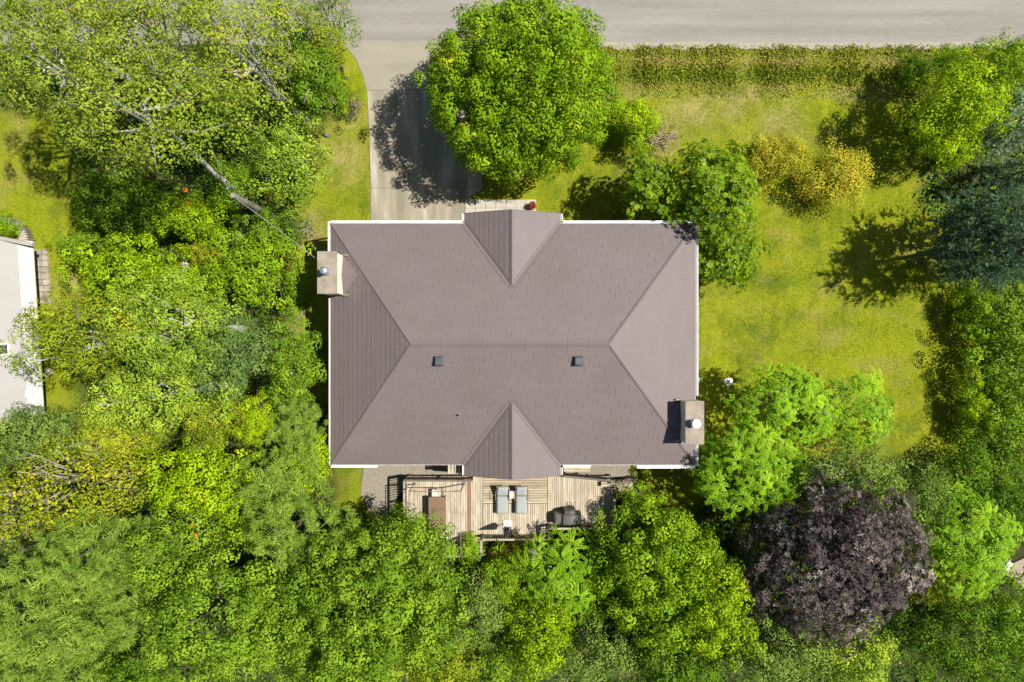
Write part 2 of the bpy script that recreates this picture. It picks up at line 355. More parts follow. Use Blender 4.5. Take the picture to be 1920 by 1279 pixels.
def build_ground():
    xs = np.concatenate([np.linspace(-150, -34, 12)[:-1], np.arange(-34, 34.01, 0.28), np.linspace(34, 150, 12)[1:]])
    ys = np.concatenate([np.linspace(-120, -24, 10)[:-1], np.arange(-24, 24.01, 0.28), np.linspace(24, 120, 10)[1:]])
    X, Y = np.meshgrid(xs, ys)
    Z = hmap(X, Y)
    m = np.zeros(X.shape)
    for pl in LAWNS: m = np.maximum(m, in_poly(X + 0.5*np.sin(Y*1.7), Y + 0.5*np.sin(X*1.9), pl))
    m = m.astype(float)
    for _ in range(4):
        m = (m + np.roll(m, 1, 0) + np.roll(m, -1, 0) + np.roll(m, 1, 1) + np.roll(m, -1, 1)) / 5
    # dry straw bands along the ditch shoulders
    r2 = np.random.default_rng(3)
    st = np.zeros(X.shape)
    for py, wd, amp in ((113, 0.28, 0.9), (158, 0.2, 0.75), (178, 0.28, 0.85)):
        yc = P(0, py)[1]
        st = np.maximum(st, amp * np.exp(-((Y - yc + 0.12*np.sin(X*1.3)) / wd) ** 2) * (0.55 + 0.45 * np.sin(X * 0.9 + py)) * (X > 4))
    # straw wear in the strip left of the drive, by the chimney, bare patches
    for (px, py, r, amp) in ((640, 230, 1.0, .5), (590, 440, 1.2, .8), (560, 600, 0.7, 1.), (1240, 262, .9, .9), (1385, 190, 1.2, .6), (640, 300, 1.3, .6), (1300, 205, 1.5, .5), (1460, 220, 1.4, .5), (140, 540, 1.2, .6)):
        c = P(px, py); st = np.maximum(st, amp * np.exp(-(((X-c.x)**2 + (Y-c.y)**2) / r**2)))
    st = np.clip(st + 0.0, 0, 1)
    ny, nx = X.shape
    me = bpy.data.meshes.new('ground')
    V = np.stack([X, Y, Z], -1).reshape(-1, 3).astype(np.float32)
    idx = np.arange(nx * ny).reshape(ny, nx)
    Fq = np.stack([idx[:-1, :-1], idx[:-1, 1:], idx[1:, 1:], idx[1:, :-1]], -1).reshape(-1, 4)
    me.vertices.add(len(V)); me.loops.add(Fq.size); me.polygons.add(len(Fq))
    me.vertices.foreach_set('co', V.reshape(-1)); me.loops.foreach_set('vertex_index', Fq.reshape(-1).astype(np.int32))
    me.polygons.foreach_set('loop_start', np.arange(0, Fq.size, 4, dtype=np.int32))
    for nm, a in (('lawn', m), ('straw', st)):
        at = me.attributes.new(nm, 'FLOAT', 'POINT'); at.data.foreach_set('value', a.reshape(-1).astype(np.float32))
    me.update(calc_edges=True)
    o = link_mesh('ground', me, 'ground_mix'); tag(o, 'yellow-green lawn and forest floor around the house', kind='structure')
    return xs, ys, m, st
GX, GY, GM, GS = build_ground()
def sample_grid(A, X, Y):
    ix = np.clip(np.searchsorted(GX, X), 0, len(GX)-1); iy = np.clip(np.searchsorted(GY, Y), 0, len(GY)-1)
    return A[iy, ix]

def sheet(name, pts, mat, z, label, z0=None, parent=None, kind='structure', pxz=0.0):
    b = MB().prism(wpoly(pts, pxz), z - 0.12 if z0 is None else z0, z)
    o = b.build(name, mat, parent)
    if parent is None: tag(o, label, kind=kind)
    return o
def wavy(p0, p1, n, amp, seed):
    r = np.random.default_rng(seed); out = []
    for i in range(n + 1):
        t = i / n; out.append((p0[0]+(p1[0]-p0[0])*t, p0[1]+(p1[1]-p0[1])*t + r.normal(0, amp)))
    return out
road_edge = wavy((-900, 84), (2900, 84), 240, 1.2, 5)
sheet('road', [(2900, -260), (-900, -260)] + road_edge, 'asphalt', -0.004, 'grey asphalt road running along the top of the view', -0.3)
sh_out = wavy((1120, 91), (2400, 91), 130, 1.8, 6); sh_in = wavy((1120, 80), (2400, 80), 130, 1.0, 7)
sheet('road_shoulder', sh_in[::-1] + sh_out, 'shoulder_sand', 0.001, 'pale sandy shoulder along the road edge', -0.25)
drive = empty('driveway', P(790, 250), kind='structure', label='stained concrete driveway between the road and the house')
def drv(pts, z, mat='drive_concrete'):
    sheet('slab', pts, mat, z, None, -0.2, drive)
drv([(636,76),(900,76),(900,167.3),(688,169.3),(680,140),(668,112),(655,95)], 0.006, 'apron_sand')
drv([(688.5,170),(900,168),(905,351),(695,353),(692,240)], 0.008)
drv([(695,353.5),(905,351.5),(872,378),(872,470),(695,470)], 0.008)
walk = empty('front_walk', P(940, 390), kind='structure', label='beige paver walk by the front gable')
for i in range(7):
    for j in range(3):
        x0 = 872.8 + i * 19; y0 = 374.5 + j * 16
        sheet('paver', [(x0, y0), (x0+18.5, y0), (x0+18.5, y0+15.5), (x0, y0+15.5)], 'paver', 0.02 + 0.004*((i*7+j*3) % 3), None, -0.15, walk)

# gravel beds beside the deck
def gravel(name, pts, seed, label):
    o = sheet(name, pts, 'gravel_base', RAISE, label, RAISE-0.3, pxz=RAISE)
    pl = wpoly(pts, RAISE); a = np.array(pl); r = np.random.default_rng(seed)
    n = 5200; x = r.uniform(a[:,0].min(), a[:,0].max(), n); y = r.uniform(a[:,1].min(), a[:,1].max(), n)
    k = in_poly(x, y, pl); x = x[k]; y = y[k]; n = len(x)
    s = r.uniform(0.012, 0.035, n); base = np.array([[1,0,0],[0,1,0],[-1,0,0],[0,-1,0],[0,0,.8],[0,0,-.8]], float)
    jit = r.uniform(0.6, 1.3, (n, 6, 1)); ang = r.uniform(0, 6.28, n)
    R = np.stack([np.stack([np.cos(ang), -np.sin(ang), 0*ang], -1), np.stack([np.sin(ang), np.cos(ang), 0*ang], -1), np.stack([0*ang, 0*ang, 1+0*ang], -1)], 1)
    V = np.einsum('nij,nkj->nki', R, base[None]*jit) * s[:, None, None] + np.stack([x, y, RAISE+0.01+0*x], -1)[:, None]
    f = np.array([[0,1,4],[1,2,4],[2,3,4],[3,0,4]]); Fa = (f[None] + (np.arange(n)*6)[:, None, None]).reshape(-1, 3)
    me = bpy.data.meshes.new('pebbles'); me.from_pydata(V.reshape(-1,3).tolist(), [], Fa.tolist()); me.update()
    p = link_mesh('pebble_layer', me, 'pebble', o); p['kind'] = 'stuff'; p.location = -o.location
gravel('gravel_bed', [(686,830),(860,830),(860,905),(770,905),(742,935),(735,975),(700,975),(676,925)], 1, 'grey gravel bed left of the deck')
gravel('gravel_bed', [(1060,830),(1184,830),(1180,880),(1182,893),(1060,902)], 2, 'grey gravel strip behind the deck near the right corner')

# ------------------------------------------------------------------ house
ZE, ZR = 4.0, 5.9
EX0, EX1, EN, ES = -9.56, 9.66, 6.2, -6.52
RX0, RX1, RY = -5.05, 4.83, -0.15
GZ, GHX0, GHX1, GXC = 5.03, -2.50, 2.56, 0.0
GN, GS_ = 6.72, -7.08
house = empty('house', (0, 0, 0), 'bungalow with brown metal shingle hip roof and two chimneys', 'house')
def v3(x, y, z): return Vector((x, y, z))
WX0, WX1, WN, WS = EX0+0.55, EX1-0.55, EN-0.55, ES+0.55
wall = MB()
wall.box(WX0, WX1, WS, WN, -0.3, ZE+0.02)
wall.build('wall', 'stucco', house)
for s, y, w in ((1, WN, GN-0.4), (-1, WS, GS_+0.4)):
    g = MB(); g.box(GHX0+0.4, GHX1-0.4, min(y, w)+0.003*(s < 0), max(y, w), -0.3, ZE-0.05)
    g.add([(GHX0+0.35, w-0.003*s, ZE-0.05), (GHX1-0.35, w-0.003*s, ZE-0.05), (GXC, w-0.003*s, GZ-0.22)], [(0, 1, 2)])
    g.build('gable_wall', 'cream_wall', house)
def window(x, y, z, w, h, axis, sgn):
    b = MB(); g = MB(); t = 0.05
    if axis == 'y':
        b.box(x-w/2, x+w/2, y-0.02, y+0.02, z-h/2, z+h/2) ; o = b.build('window', 'window_glass', house, (x, y+sgn*0.012, z))
        f = MB()
        for (x0, x1, z0, z1) in ((-w/2-.08, w/2+.08, h/2, h/2+.08), (-w/2-.1, w/2+.1, -h/2-.09, -h/2), (-w/2-.08, -w/2, -h/2, h/2), (w/2, w/2+.08, -h/2, h/2), (-.02, .02, -h/2, h/2)):
            f.box(x+x0, x+x1, y-0.05, y+0.05, z+z0, z+z1)
    else:
        b.box(x-0.02, x+0.02, y-w/2, y+w/2, z-h/2, z+h/2); o = b.build('window', 'window_glass', house, (x+sgn*0.012, y, z))
        f = MB()
        for (y0, y1, z0, z1) in ((-w/2-.08, w/2+.08, h/2, h/2+.08), (-w/2-.1, w/2+.1, -h/2-.09, -h/2), (-w/2-.08, -w/2, -h/2, h/2), (w/2, w/2+.08, -h/2, h/2), (-.02, .02, -h/2, h/2)):
            f.box(x-0.05, x+0.05, y+y0, y+y1, z+z0, z+z1)
    f.build('frame', 'white_paint', o, origin=world_off(o))
for x in (-7.2, -4.6, 4.6, 7.2): window(x, WN, 2.4, 1.6, 1.3, 'y', 1); window(x, WS, 2.4, 1.6, 1.3, 'y', -1)
for y in (-2.0, 0.6): window(WX0, y, 2.4, 1.4, 1.2, 'x', -1); window(WX1, y+1.5, 2.4, 1.4, 1.2, 'x', 1)
dm = MB().box(-0.5, 0.5, GN-0.4, GN-0.35, 0.1, 2.2).build('door', 'table_brown', house)
MB().box(0.33, 0.4, GN-0.35, GN-0.3, 1.05, 1.15).build('handle', 'galvanised', dm, origin=world_off(dm))
dm = MB().box(-0.9, 0.9, GS_+0.35, GS_+0.4, 1.0, 3.1).build('patio_door', 'window_glass', house)
fr = MB()
for x in (-0.95, -0.025, 0.9): fr.box(x, x+0.05, GS_+0.33, GS_+0.39, 1.0, 3.1)
fr.build('frame', 'white_paint', dm, origin=world_off(dm))

# roof deck solids
def zmainN(y): return ZE + (ZR-ZE) * (EN-y)/(EN-RY)
def zmainS(y): return ZE + (ZR-ZE) * (y-ES)/(RY-ES)
A, B, C, D = v3(EX0,EN,ZE), v3(EX1,EN,ZE), v3(EX1,ES,ZE), v3(EX0,ES,ZE)
R0, R1 = v3(RX0,RY,ZR), v3(RX1,RY,ZR)
dn = Vector((0,0,-0.16))
rb = MB()
vs = [A,B,C,D,R0,R1] + [p+dn for p in (A,B,C,D)]
rb.add(vs, [(0,4,5,1),(1,5,2),(2,5,4,3),(3,4,0),(0,1,7,6),(1,2,8,7),(2,3,9,8),(3,0,6,9),(6,7,8,9)])
roof = rb.build('roof', 'roof_trim', house)
YN = EN - (GZ-ZE)/(ZR-ZE)*(EN-RY); YS = ES + (GZ-ZE)/(ZR-ZE)*(RY-ES)
gfaces = []
for ye, ym, ei in ((GN, YN, EN), (GS_, YS, ES)):
    L0, L1, T0, T1 = v3(GHX0,ye,ZE), v3(GHX0,ei,ZE), v3(GXC,ye,GZ), v3(GXC,ym,GZ)
    Q0, Q1 = v3(GHX1,ye,ZE), v3(GHX1,ei,ZE)
    g = MB(); th = Vector((0,0,-0.14)); up = Vector((0,0,0.012))
    top = [L0+up, L1+up, T1+up, T0+up, Q0+up, Q1+up]
    g.add(top + [p+th for p in top], [(0,1,2,3),(3,2,5,4),(9,8,7,6),(10,11,8,9),(0,3,9,6),(3,4,10,9),(0,6,7,1),(4,5,11,10)])
    g.build('gable_roof', 'roof_trim', roof, origin=world_off(roof))
    gfaces += [(L0+up, L1+up, T1+up, T0+up), (Q0+up, Q1+up, T1+up, T0+up)]

def clip_poly(poly, clip):
    def area(p): return sum(p[i][0]*p[(i+1)%len(p)][1]-p[(i+1)%len(p)][0]*p[i][1] for i in range(len(p)))
    if area(clip) < 0: clip = clip[::-1]
    out = poly
    for i in range(len(clip)):
        a = clip[i]; b = clip[(i+1) % len(clip)]; inp = out; out = []
        if not inp: break
        side = lambda p: (b[0]-a[0])*(p[1]-a[1])-(b[1]-a[1])*(p[0]-a[0])
        for j in range(len(inp)):
            p = inp[j]; q = inp[(j+1) % len(inp)]; sp, sq = side(p), side(q)
            if sp >= 0: out.append(p)
            if (sp > 0 and sq < 0) or (sp < 0 and sq > 0):
                t = sp/(sp-sq); out.append((p[0]+(q[0]-p[0])*t, p[1]+(q[1]-p[1])*t))
    return out
PANELS = []   # (area, MB)
def shingle_face(poly, seed, expo=0.285, plen=1.06, tabs=4, hide=None, butt=0.024, out=PANELS, offs=(0, .36, .68, .17, .53, .84, .29)):
    """poly: 3D points, first two are the eave edge"""
    r = np.random.default_rng(seed)
    p0, p1 = poly[0], poly[1]
    u = (p1-p0).normalized(); n = (p1-p0).cross(poly[2]-p0).normalized()
    if n.z < 0: n = -n
    v = n.cross(u).normalized()
    if (poly[2]-p0).dot(v) < 0: v = -v
    uv = [((q-p0).dot(u), (q-p0).dot(v)) for q in poly]
    if hide is not None: huv = [((q-p0).dot(u), (q-p0).dot(v)) for q in hide]
    vmax = max(q[1] for q in uv); umin = min(q[0] for q in uv); umax = max(q[0] for q in uv)
    row = 0; tw = plen / tabs
    while row * expo < vmax - 0.02:
        v0 = row * expo; v1 = v0 + expo
        off = umin - plen * (1 + offs[row % len(offs)])
        k = 0
        while off + k * plen < umax:
            u0 = off + k * plen; k += 1
            if hide is not None:
                pts = [(u0, v0), (u0+plen, v0), (u0+plen, v1), (u0, v1)]
                if all(in_poly(np.array([q[0]]), np.array([q[1]]), huv)[0] for q in pts): continue
            mb = MB(); area = 0; tj = r.random()
            for t in range(tabs):
                ga = 0.006 if t == 0 else 0.0008; gb = 0.006 if t == tabs-1 else 0.0008
                tl0 = (0, .29, .48, .77, 1.0) if tabs == 4 else tuple(q/tabs for q in range(tabs+1))
                ua = u0+tl0[t]*plen; ub = u0+tl0[t+1]*plen
                rect = [(ua+ga, v0+0.001), (ub-gb, v0+0.001), (ub-gb, v1), (ua+ga, v1)]
                _r = [(u0+t*tw+ga, v0+0.001), (u0+(t+1)*tw-gb, v0+0.001), (u0+(t+1)*tw-gb, v1+0.0), (u0+t*tw+ga, v1+0.0)]
                cp = clip_poly(rect, uv)
                if len(cp) < 3: continue
                ar = abs(sum(cp[i][0]*cp[(i+1)%len(cp)][1]-cp[(i+1)%len(cp)][0]*cp[i][1] for i in range(len(cp))))/2
                if ar < 0.002: continue
                area += ar; m = len(cp); hb = butt + r.normal(0, 0.0028); tl = r.normal(0, 0.0016)
                def hh(q): return 0.005 + (hb-0.005) * (1-(q[1]-v0)/expo) + tl * ((q[0]-u0-t*tw)/tw-0.5)
                top = [p0+u*q[0]+v*q[1]+n*hh(q) for q in cp]; bot = [p0+u*q[0]+v*q[1]+n*0.001 for q in cp]
                nn = (top[1]-top[0]).cross(top[2]-top[0])
                od = list(range(m)) if nn.dot(n) > 0 else list(range(m))[::-1]
                fs = [od] + [(od[(i+1)%m], od[i], od[i]+m, od[(i+1)%m]+m) for i in range(m)]
                mb.add(top+bot, fs, tj)
            if area > 0.004: out.append((area, seed, mb))
        row += 1
hideN = [v3(GHX0,EN,ZE), v3(GHX1,EN,ZE), v3(GXC,YN,GZ)]; hideS = [v3(GHX0,ES,ZE), v3(GHX1,ES,ZE), v3(GXC,YS,GZ)]
shingle_face([A,B,R1,R0], 1, hide=hideN)
shingle_face([D,C,R1,R0], 2, hide=hideS)
shingle_face([A,D,R0], 3)
shingle_face([B,C,R1], 4)
for i, (p, q, t1, t0) in enumerate(gfaces): shingle_face([p,q,t1,t0], 10+i)
order = sorted(range(len(PANELS)), key=lambda i: -(PANELS[i][0] + (0.02 if PANELS[i][1] in (1, 2) else 0) + 0.0001*(i % 7)))
ro = world_off(roof)
rest = MB()
for r_, i in enumerate(order):
    a_, s_, mb = PANELS[i]
    if r_ < 300: mb.build('shingle', 'roof_shingle', roof, origin=ro, tint=False)
    else:
        base = len(rest.v); rest.v += mb.v
        for f, t in zip(mb.f, mb.t): rest.f.append([k+base for k in f]); rest.t.append(t)
o = rest.build('shingle_courses', 'roof_shingle', roof, origin=ro, tint=True); o['kind'] = 'stuff'
def fold_cap(name, a, b, w, ra, rb_, lift, mat='roof_trim', th=0.012):
    """folded strip along edge a-b, lying on the two neighbouring planes with down-directions ra, rb_"""
    a = Vector(a); b = Vector(b); up = Vector((0,0,lift)); m = MB()
    ra = Vector(ra).normalized()*w; rb_ = Vector(rb_).normalized()*w
    vs = [a+ra+up, a+up*1.3, a+rb_+up, b+ra+up, b+up*1.3, b+rb_+up]
    vs += [p - Vector((0,0,th+lift*0.9)) for p in vs]
    m.add(vs, [(0,1,4,3),(1,2,5,4),(0,3,9,6),(2,8,11,5),(0,6,7,1),(1,7,8,2),(3,4,10,9),(4,5,11,10)])
    return m.build(name, mat, roof, origin=ro)
sN = (ZR-ZE)/(EN-RY); sS = (ZR-ZE)/(RY-ES); sW = (ZR-ZE)/(RX0-EX0); sE = (ZR-ZE)/(EX1-RX1)
fold_cap('ridge_cap', R0, R1, 0.15, (0, 1, -sN), (0, -1, -sS), 0.05)
def hip(a, b, d1, d2): fold_cap('hip_cap', a, b, 0.07, d1, d2, 0.042)
for corner, r_, fy, fs_, sx, ss in ((A, R0, 1, sN, -1, sW), (D, R0, -1, sS, -1, sW), (B, R1, 1, sN, 1, sE), (C, R1, -1, sS, 1, sE)):
    e = (r_-corner).normalized()
    def perp(dvec, nrm):
        nv = Vector(nrm).normalized(); w = e.cross(nv)
        return w if w.dot(Vector(dvec)) > 0 else -w
    hip(corner, r_, perp((0, fy, 0), (0, fy*fs_, 1)), perp((sx, 0, 0), (sx*ss, 0, 1)))
gsl = (GZ-ZE)/(GXC-GHX0); gsr = (GZ-ZE)/(GHX1-GXC)
for ye, ym, ei, sg in ((GN, YN, EN, 1), (GS_, YS, ES, -1)):
    fold_cap('gable_ridge_cap', v3(GXC,ye,GZ+0.01), v3(GXC,ym,GZ+0.01), 0.10, (-1,0,-gsl), (1,0,-gsr), 0.045)
    for gx, sgn, sl in ((GHX0, -1, gsl), (GHX1, 1, gsr)):
        a = v3(gx, ei, ZE+0.004); b = v3(GXC, ym, GZ+0.004); e = (b-a).normalized()
        mn = Vector((0, sg*(sN if sg > 0 else sS), 1)).normalized(); w = e.cross(mn); w = w if w.x*sgn > 0 else -w
        gn = Vector((sgn*sl, 0, 1)).normalized(); w2 = e.cross(gn); w2 = w2 if w2.y*sg > 0 else -w2
        m = MB(); W1, W2 = 0.17, 0.15
        l1 = mn*0.038; l2 = gn*0.050
        vs = [a+w*W1+l1, b+w*W1+l1, b+l1*0.8, a+l1*0.8, a+w2*W2+l2, b+w2*W2+l2]
        m.add(vs+[q-Vector((0,0,0.03)) for q in vs], [(0,1,2,3),(3,2,5,4),(0,6,7,1),(4,10,11,5)])
        m.build('valley_flashing', 'roof_trim', roof, origin=ro)
    # rake trims
    for gx, sl in ((GHX0, gsl), (GHX1, gsr)):
        MB().beam(v3(gx, ye+sg*0.012, ZE-0.04), v3(GXC, ye+sg*0.012, GZ-0.04), 0.03, 0.17).build('rake_board', 'roof_trim', roof, origin=ro)
# fascia and gutters
def gutter(a, b, out, w=0.10, name='gutter'):
    a = Vector(a); b = Vector(b); o_ = Vector(out); m = MB(); t = 0.012; zt = 0.03
    def sec(p):
        return [p+Vector((0,0,zt)), p+o_*t+Vector((0,0,zt)), p+o_*t+Vector((0,0,-0.085)), p+o_*(w-t)+Vector((0,0,-0.085)), p+o_*(w-t)+Vector((0,0,zt-.01)),
                p+o_*(w+0.018)+Vector((0,0,zt)), p+o_*(w+0.018)+Vector((0,0,zt-0.03)), p+o_*w+Vector((0,0,-0.1)), p+Vector((0,0,-0.1))]
    s1, s2 = sec(a), sec(b); n = len(s1)
    m.add(s1+s2, [(i, (i+1)%n, n+(i+1)%n, n+i) for i in range(n)]+[list(range(n)), list(range(n, 2*n))[::-1]])
    return m.build(name, 'white_paint', house)
def fascia(a, b, out):
    a = Vector(a); b = Vector(b); o_ = Vector(out)*0.012
    MB().beam(a+o_+Vector((0,0,-0.09)), b+o_+Vector((0,0,-0.09)), 0.02, 0.17).build('fascia', 'white_paint', house)
g = 0.026
fascia((EX0,EN,ZE),(GHX0,EN,ZE),(0,1,0)); fascia((GHX1,EN,ZE),(EX1,EN,ZE),(0,1,0))
fascia((EX0,ES,ZE),(GHX0,ES,ZE),(0,-1,0)); fascia((GHX1,ES,ZE),(EX1,ES,ZE),(0,-1,0))
fascia((EX0,EN,ZE),(EX0,ES,ZE),(-1,0,0)); fascia((EX1,EN,ZE),(EX1,ES,ZE),(1,0,0))
gutter((EX0,EN+g,ZE),(GHX0-0.14,EN+g,ZE),(0,1,0)); gutter((GHX1+0.14,EN+g,ZE),(EX1,EN+g,ZE),(0,1,0))
gutter((GHX0,EN+.15,ZE),(GHX0,GN,ZE),(-1,0,0)); gutter((GHX1,EN+.15,ZE),(GHX1,GN,ZE),(1,0,0))
gutter((EX0,ES-g,ZE),(-7.1,ES-g,ZE),(0,-1,0)); gutter((6.6,ES-g-0.02,ZE),(EX1,ES-g-0.02,ZE),(0,-1,0), 0.13)
gutter((GHX1+0.14,ES-g,ZE),(4.15,ES-g,ZE),(0,-1,0)); gutter((GHX1,ES-.15,ZE),(GHX1,GS_,ZE),(1,0,0))
gutter((GHX0,ES-.05,ZE),(GHX0,GS_,ZE),(-1,0,0), 0.09)
gutter((EX0-g,EN+.1,ZE),(EX0-g,4.6,ZE),(-1,0,0), 0.09); gutter((EX0-g,2.25,ZE),(EX0-g,ES,ZE),(-1,0,0), 0.04)
gutter((EX1+g,EN,ZE),(EX1+g,-2.9,ZE),(1,0,0), 0.115); gutter((EX1+g,-5.25,ZE),(EX1+g,ES-.1,ZE),(1,0,0), 0.115)
for x, y in ((EX0+0.15, EN+0.1), (EX1-0.15, ES-0.12), (GHX1+0.08, GN-0.15), (4.1, ES-0.09)):
    MB().beam((x, y, 0.05), (x, y, ZE-0.1), 0.07, 0.09).build('downspout', 'white_paint', house)

# chimneys
def chimney(x0, x1, y0, y1, zt, side, label):
    ch = MB().box(x0+0.05, x1-0.05, y0+0.05, y1-0.05, -0.3, zt-0.09)
    c = ch.build('chimney', 'cream_wall', house); c['label'] = label
    cap = MB(); cap.box(x0, x1, y0, y1, zt-0.09, zt); cap.build('chimney_cap', 'chimney_cap', c, origin=world_off(c), bevel=0.015)
    return c
CZ = 5.85
cx0, cx1 = P(594.5, 0, CZ).x, P(631.5, 0, CZ).x; cy1, cy0 = P(0, 471, CZ).y, P(0, 551, CZ).y
chL = chimney(cx0, cx1, cy0, cy1, CZ, 1, 'broad chimney with galvanised pipe on the left eave')
CZ2 = 5.75
dx0, dx1 = P(1285, 0, CZ2).x, P(1320.5, 0, CZ2).x; dy1, dy0 = P(0, 752, CZ2).y, P(0, 833.5, CZ2).y
chR = chimney(dx0, dx1, dy0, dy1, CZ2, -1, 'broad chimney with white capped pipe on the right eave')
def roofzW(x): return ZE + sW*(x-EX0)
def roofzE(x): return ZE + sE*(EX1-x)
def cricket(ch, xc, y0, y1, xa, zf, up=0.05):
    ym = (y0+y1)/2; za = zf(xa)+up
    m = MB(); p = [(xc, y0, zf(xc)+up), (xc, y1, zf(xc)+up), (xc, ym, za), (xa, ym, za)]
    q = [(a, b, c-0.2) for a, b, c in p]
    if xa > xc: fs = [(0,3,2),(2,3,1)]
    else: fs = [(2,3,0),(1,3,2)]
    m.add(p+q, fs+[(0,2,6,4),(2,1,5,6),(0,4,7,3),(3,7,5,1)]); m.build('cricket', 'roof_trim', ch, origin=world_off(ch))
cricket(chL, cx1-0.06, cy0-0.05, cy1+0.05, -7.95, roofzW)
cricket(chR, dx0+0.06, dy0-0.05, dy1+0.05, 8.0, roofzE)
for ch, xf, y0, y1, sx in ((chL, cx1-0.05, cy0, cy1, 1), (chR, dx0+0.05, dy0, dy1, -1)):
    zf = roofzW if sx > 0 else roofzE
    for yy in (y0+0.03, y1-0.03):
        MB().beam((xf+sx*0.0, yy, zf(xf)+0.12), (xf+sx*0.28, yy, zf(xf+sx*0.28)+0.12), 0.08, 0.12).build('flashing', 'chimney_cap', ch, origin=world_off(ch))
def flue(ch, cx, cy, z0, h, r, mat, capmat):
    p = MB().lathe(cx, cy, [(r*0.92, z0), (r*0.92, z0+h*0.8)], 24).build('flue_pipe', mat, ch, origin=world_off(ch))
    MB().lathe(cx, cy, [(r*1.25, z0), (r*1.0, z0+0.06), (r*0.95, z0+0.08)], 24).build('storm_collar', mat, p, origin=world_off(p))
    MB().lathe(cx, cy, [(r*1.18, z0+h*0.86), (r*1.2, z0+h*0.9), (r*0.9, z0+h*0.97), (r*0.25, z0+h)], 24).build('rain_cap', capmat, p, origin=world_off(p), smooth=False)
    for k in range(3):
        a = k*2.09; MB().beam((cx+r*math.cos(a), cy+r*math.sin(a), z0+h*0.7), (cx+r*math.cos(a), cy+r*math.sin(a), z0+h*0.9), 0.02, 0.02).build('bracket', mat, p, origin=world_off(p))
fp = P(614, 510, CZ); flue(chL, fp.x, fp.y, CZ+0.02, 0.78, 0.165, 'galvanised', 'galvanised')
fp = P(1302, 793, CZ2); flue(chR, fp.x, fp.y, CZ2+0.02, 0.46, 0.185, 'galvanised', 'white_paint')
# roof vents and plumbing stack
for px in (823.5, 1084):
    q = P(px, 677, 5.65); zq = zmainS(q.y)
    m = MB(); w, d, hh = 0.23, 0.25, 0.30
    def rz(y): return zmainS(y)+0.0
    m.box(q.x-w*0.8, q.x+w*0.8, q.y-d*0.7, q.y+d*0.7, zq-0.08, zq+hh-0.06)
    v = m.build('roof_vent', 'black_plastic', house)
    t = MB(); a = [(q.x-w, q.y-d, zq+hh-0.1), (q.x+w, q.y-d, zq+hh-0.1), (q.x+w, q.y+d, zq+hh-0.1), (q.x-w, q.y+d, zq+hh-0.1),
                   (q.x-w*.72, q.y-d*.7, zq+hh), (q.x+w*.72, q.y-d*.7, zq+hh), (q.x+w*.72, q.y+d*.7, zq+hh), (q.x-w*.72, q.y+d*.7, zq+hh)]
    t.add(a, [(0,3,2,1),(4,5,6,7),(0,1,5,4),(1,2,6,5),(2,3,7,6),(3,0,4,7)]); t.build('hood', 'black_plastic', v, origin=world_off(v), bevel=0.01)
    f = MB(); fl = [(q.x-w*1.25, q.y-d*1.2), (q.x+w*1.25, q.y-d*1.2), (q.x+w*1.25, q.y+d*1.2), (q.x-w*1.25, q.y+d*1.2)]
    f.add([(x, y, rz(y)+0.036) for x, y in fl], [(0,1,2,3)]); f.build('base_flashing', 'roof_trim', v, origin=world_off(v))
    for k in range(4):
        MB().box(q.x+w*.72, q.x+w*.82, q.y-d*.5+k*d*0.27, q.y-d*.5+k*d*0.27+0.05, zq+0.08, zq+hh-0.12).build('louvre', 'galvanised', v, origin=world_off(v))
q = P(858.5, 779.5, 5.2); zq = zmainS(q.y)
st = MB().lathe(q.x, q.y, [(0.055, zq-0.05), (0.055, zq+0.16), (0.042, zq+0.16), (0.042, zq+0.1)], 14).build('plumbing_stack', 'rubber', house)
f = MB(); f.add([(q.x+a*0.1, q.y+b*0.1, zmainS(q.y+b*0.1)+0.037) for a, b in ((-1,-1),(1,-1),(1,1),(-1,1))], [(0,1,2,3)]); f.build('boot', 'galvanised', st, origin=world_off(st))
# ------------------------------------------------------------------ deck
DZ = 1.8
deck = empty('wooden_deck', P(960, 950, 0), 'weathered wooden deck behind the house', 'deck')
def px_box(x0, x1, y0, y1, z): a = P(x0, y1, z); b = P(x1, y0, z); return a.x, b.x, a.y, b.y
def boards_v(x0, x1, y0, y1, seed, mat='deck_wood'):
    X0, X1, Y0, Y1 = px_box(x0, x1, y0, y1, DZ); r = np.random.default_rng(seed)
    n = max(1, round((X1-X0)/0.122)); p = (X1-X0)/n
    for i in range(n):
        a = X0+i*p+0.008; b = X0+(i+1)*p-0.008; z = DZ+r.normal(0, 0.004)
        MB().box(a, b, Y0+r.uniform(0, .012), Y1-r.uniform(0, .012), z-0.035, z).build('deck_board', mat, deck)
def boards_h(x0, x1, y0, y1, seed, mat='deck_wood_cross'):
    X0, X1, Y0, Y1 = px_box(x0, x1, y0, y1, DZ); r = np.random.default_rng(seed)
    n = max(1, round((Y1-Y0)/0.14)); p = (Y1-Y0)/n
    for i in range(n):
        z = DZ+r.normal(0, 0.003)
        MB().box(X0+r.uniform(0, .012), X1-r.uniform(0, .012), Y0+i*p+0.009, Y0+(i+1)*p-0.009, z-0.035, z).build('deck_board', mat, deck)
boards_v(762, 876.6, 893, 1034, 1); boards_v(882.6, 905, 893, 1034, 2)
X0, X1, Y0, Y1 = px_box(877, 882.2, 893, 1034, DZ)
o = MB().box(X0, X1, Y0, Y1, DZ-0.03, DZ+0.022).build('border_board', 'deck_red', deck); o['label'] = 'reddish brown border plank'
boards_h(905.6, 1026.6, 868, 944, 3); boards_v(905.6, 1026.6, 944.6, 1003, 4); boards_v(1027.3, 1149, 893, 983, 5)
